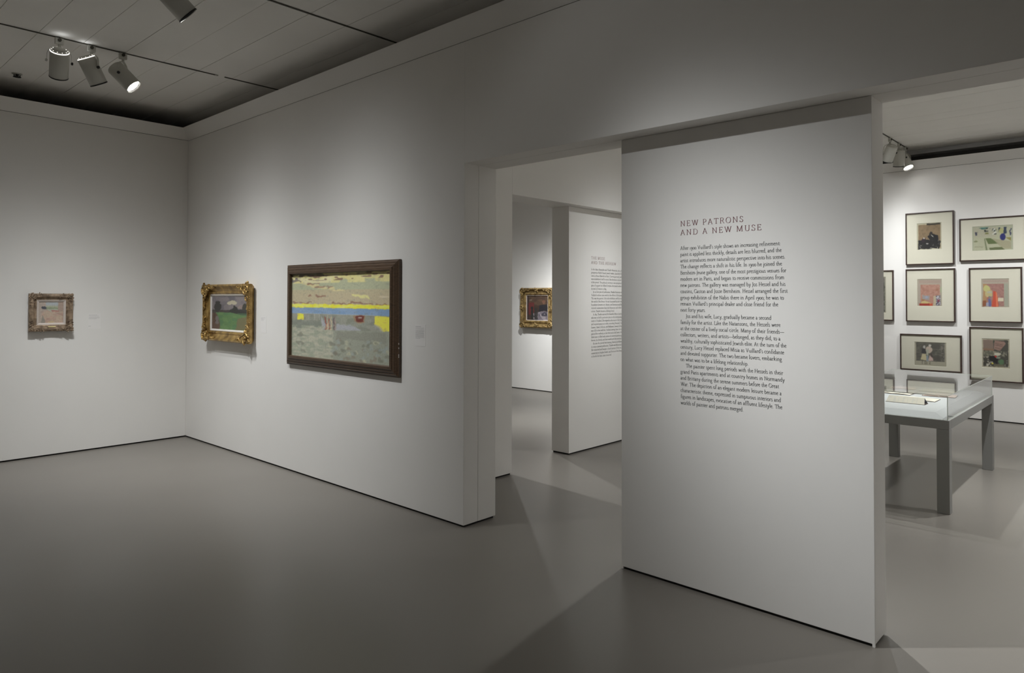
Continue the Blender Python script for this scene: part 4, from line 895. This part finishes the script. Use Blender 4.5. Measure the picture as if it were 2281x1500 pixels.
def lamp(pos, target, label, lit=False, vents=True, R_=.072, Lh=.235, stem=.085, group=None, watts=0, cone=17, beam=None):
    """track head: adaptor, stem, U yoke with knobs, open can with vented cap"""
    x, y, z = pos
    r = empty('track_spotlight', (x, y, z)); tag(r, label, 'spotlight', group)
    t_ = Vector(target)-Vector((x, y, z-stem-.13)); d_ = t_.normalized()
    # yoke axis: horizontal, perpendicular to the aim
    ax = Vector((d_.y, -d_.x, 0)); ax = ax.normalized() if ax.length > 1e-3 else Vector((1, 0, 0))
    fwd = Vector((0, 0, 1)).cross(ax)
    MB().box((-.016, -.034, -.062), (.016, .030, -.0085)).build('adaptor', M['can'], r)
    bevel(r.children[0], .004)
    MB().lathe([(.006, -.0615), (.011, -.063), (.011, -stem+.004), (.016, -stem)], 14).build('stem', M['can'], r)
    MB().lathe([(.014, 0), (.014, .012)], 12, M4=Matrix.Translation((.017, -.004, -.028)) @ Matrix.Rotation(math.pi/2, 4, 'Y')).build('locking_knob', M['track'], r)
    pz = -stem-.125; ry = R_+.016; pts = []
    for i in range(13):
        q = math.pi*i/12; pts.append(Vector((0, 0, pz+.055)) + ax*(ry*math.cos(q)) + Vector((0, 0, 1))*(.07*math.sin(q)))
    pts = [Vector((0, 0, pz)) + ax*ry] + pts + [Vector((0, 0, pz)) - ax*ry]
    b = MB(); vs = []
    for i, p in enumerate(pts):
        tt = (pts[min(i+1, len(pts)-1)]-pts[max(i-1, 0)]).normalized(); nn = tt.cross(fwd).normalized()
        for (u, v) in ((-.009, -.0014), (.009, -.0014), (.009, .0014), (-.009, .0014)): vs.append(p + fwd*u + nn*v)
    n = len(pts); fs = []
    for i in range(n-1):
        for k in range(4): fs.append((4*i+k, 4*i+(k+1) % 4, 4*i+4+(k+1) % 4, 4*i+4+k))
    fs += [(3, 2, 1, 0), (4*n-4, 4*n-3, 4*n-2, 4*n-1)]; b.add(vs, fs); b.build('yoke', M['can'], r)
    for s_ in (-1, 1):
        Mk = Matrix.Translation(Vector((0, 0, pz)) + ax*s_*(ry-.004)) @ (ax*s_).to_track_quat('Z', 'Y').to_matrix().to_4x4()
        MB().lathe([(.006, 0), (.013, .004), (.013, .014), (.008, .018)], 12, M4=Mk).build('tilt_knob', M['black'] if s_ > 0 else M['chrome'], r)
    # can: local z = aim direction
    Mc = Matrix.Translation((0, 0, pz)) @ d_.to_track_quat('Z', 'Y').to_matrix().to_4x4()
    back, frt = -.095, Lh-.095
    body = MB(); body.lathe([(R_*.60, back-.010), (R_*.93, back-.006), (R_, back+.004), (R_, frt), (R_-.004, frt), (R_-.004, frt-.02), (R_-.006, back+.01), (R_*.6, back)], 36, M4=Mc, cap0=False, cap1=False)
    hous = body.build('housing', M['can'], r)
    cap = MB(); cap.lathe([(R_*.60, back-.010), (R_*.60, back-.018), (.001, back-.018)], 24, M4=Mc, cap0=False); cap.build('rear_cap', M['can'], r)
    MB().lathe([(R_+.0006, frt-.010), (R_+.0012, frt-.006), (R_+.0012, frt), (R_-.003, frt+.001)], 36, M4=Mc, cap0=False, cap1=False).build('rim', M['black'] if not lit else M['can'], r)
    if vents:
        v = MB()
        for k in range(10):
            q = 2*math.pi*k/10
            v.lathe([(.0030, 0), (.0030, .003)], 8, M4=Mc @ Matrix.Translation((R_*.80*math.cos(q), R_*.80*math.sin(q), back-.0115)))
        tag(v.build('vent_hole', M['halo'], r), kind='stuff')
        # gap between cap and housing where lamp light spills
        MB().lathe([(R_*.955, back-.0045), (R_*.985, back-.0005), (R_+.0006, back+.0030)], 36, M4=Mc, cap0=False, cap1=False).build('vent_slot', M['halo'], r)
    MB().lathe([(.001, frt-.018), (R_-.008, frt-.018)], 36, M4=Mc, cap0=False, cap1=False).build('lens', M['lens'] if lit else M['lens_off'], r)
    if watts:
        q_ = Vector(pos) + Mc @ Vector((0, 0, frt+.006)); spot('spot_light', q_, beam or (q_ + d_), watts, cone, radius=.03)
    if vents:
        q_ = Vector(pos) + Mc @ Vector((0, 0, back-.035)) + Vector((0, 0, .0)); spot('spot_light', q_, q_ + Vector((.25, .1, 1)), .30, 24, radius=.02)
    MB().lathe([(R_-.007, frt-.003), (R_-.004, frt-.012), (R_-.004, frt-.02)], 36, M4=Mc, cap0=False, cap1=False).build('baffle_ring', M['black'], r)
    return r
GRP = 'ceiling track spotlights'
lamp((1.737, -1.800, ZC), (0, -1.42, 1.5), 'leftmost of three white can spotlights on the left track, aimed at the left wall', group=GRP, watts=270, cone=16, beam=(0, -1.05, -.85))
lamp((1.737, -1.555, ZC), (1.25, 0, 1.0), 'middle white can spotlight of the bunch of three on the left track', group=GRP, watts=235, cone=17, beam=(1.2, 0, -1.2))
lamp((1.737, -1.300, ZC), (3.45, .75, .9), 'right white can spotlight of the left bunch, tilted with bright lens showing', lit=True, vents=False, group=GRP, watts=165, cone=17.3, beam=(2.5, 0, -.8))
lamp((3.772, -1.66, ZC), (4.15, .9, 1.3), 'white can spotlight cut by the top edge of the photo', vents=False, group=GRP, watts=275, cone=18.5, beam=(3.15, 0, -.3))
lamp((5.922, 7.04, ZC), (4.9, 8.0, 1.7), 'white can spotlight nearest the pier end in the right gallery', vents=False, R_=.072, Lh=.22, group=GRP, watts=60, cone=14)
lamp((5.922, 7.50, ZC), (5.7, 8.0, 1.9), 'white can spotlight pointing down the far wall, in the middle of the right gallery bunch', vents=False, R_=.072, Lh=.22, group=GRP, watts=60, cone=14)
lamp((5.922, 7.84, ZC), (7.3, 6.9, .6), 'white can spotlight with glaring lens at the end of the right gallery track', lit=True, vents=False, R_=.072, Lh=.22, group=GRP, watts=60, cone=14)

# sprinkler by the left track
sp = empty('fire_sprinkler', (.30, -1.80, ZC)); tag(sp, 'small dark fire sprinkler on the ceiling left of the lamp heads', 'sprinkler')
MB().lathe([(.045, -.0012), (.042, -.006), (.026, -.009)], 24).build('escutcheon', M['can'], sp)
MB().lathe([(.014, -.0091), (.014, -.018), (.009, -.022)], 12).build('nozzle', M['black'], sp)
MB().tube([(0, -.024, -.009), (0, -.026, -.022), (0, 0, -.030), (0, .026, -.022), (0, .024, -.009)], .0045, 6).build('yoke', M['black'], sp)
b = MB(); b.lathe([(.034, -.030), (.036, -.033)], 12); b.build('deflector', M['black'], sp)
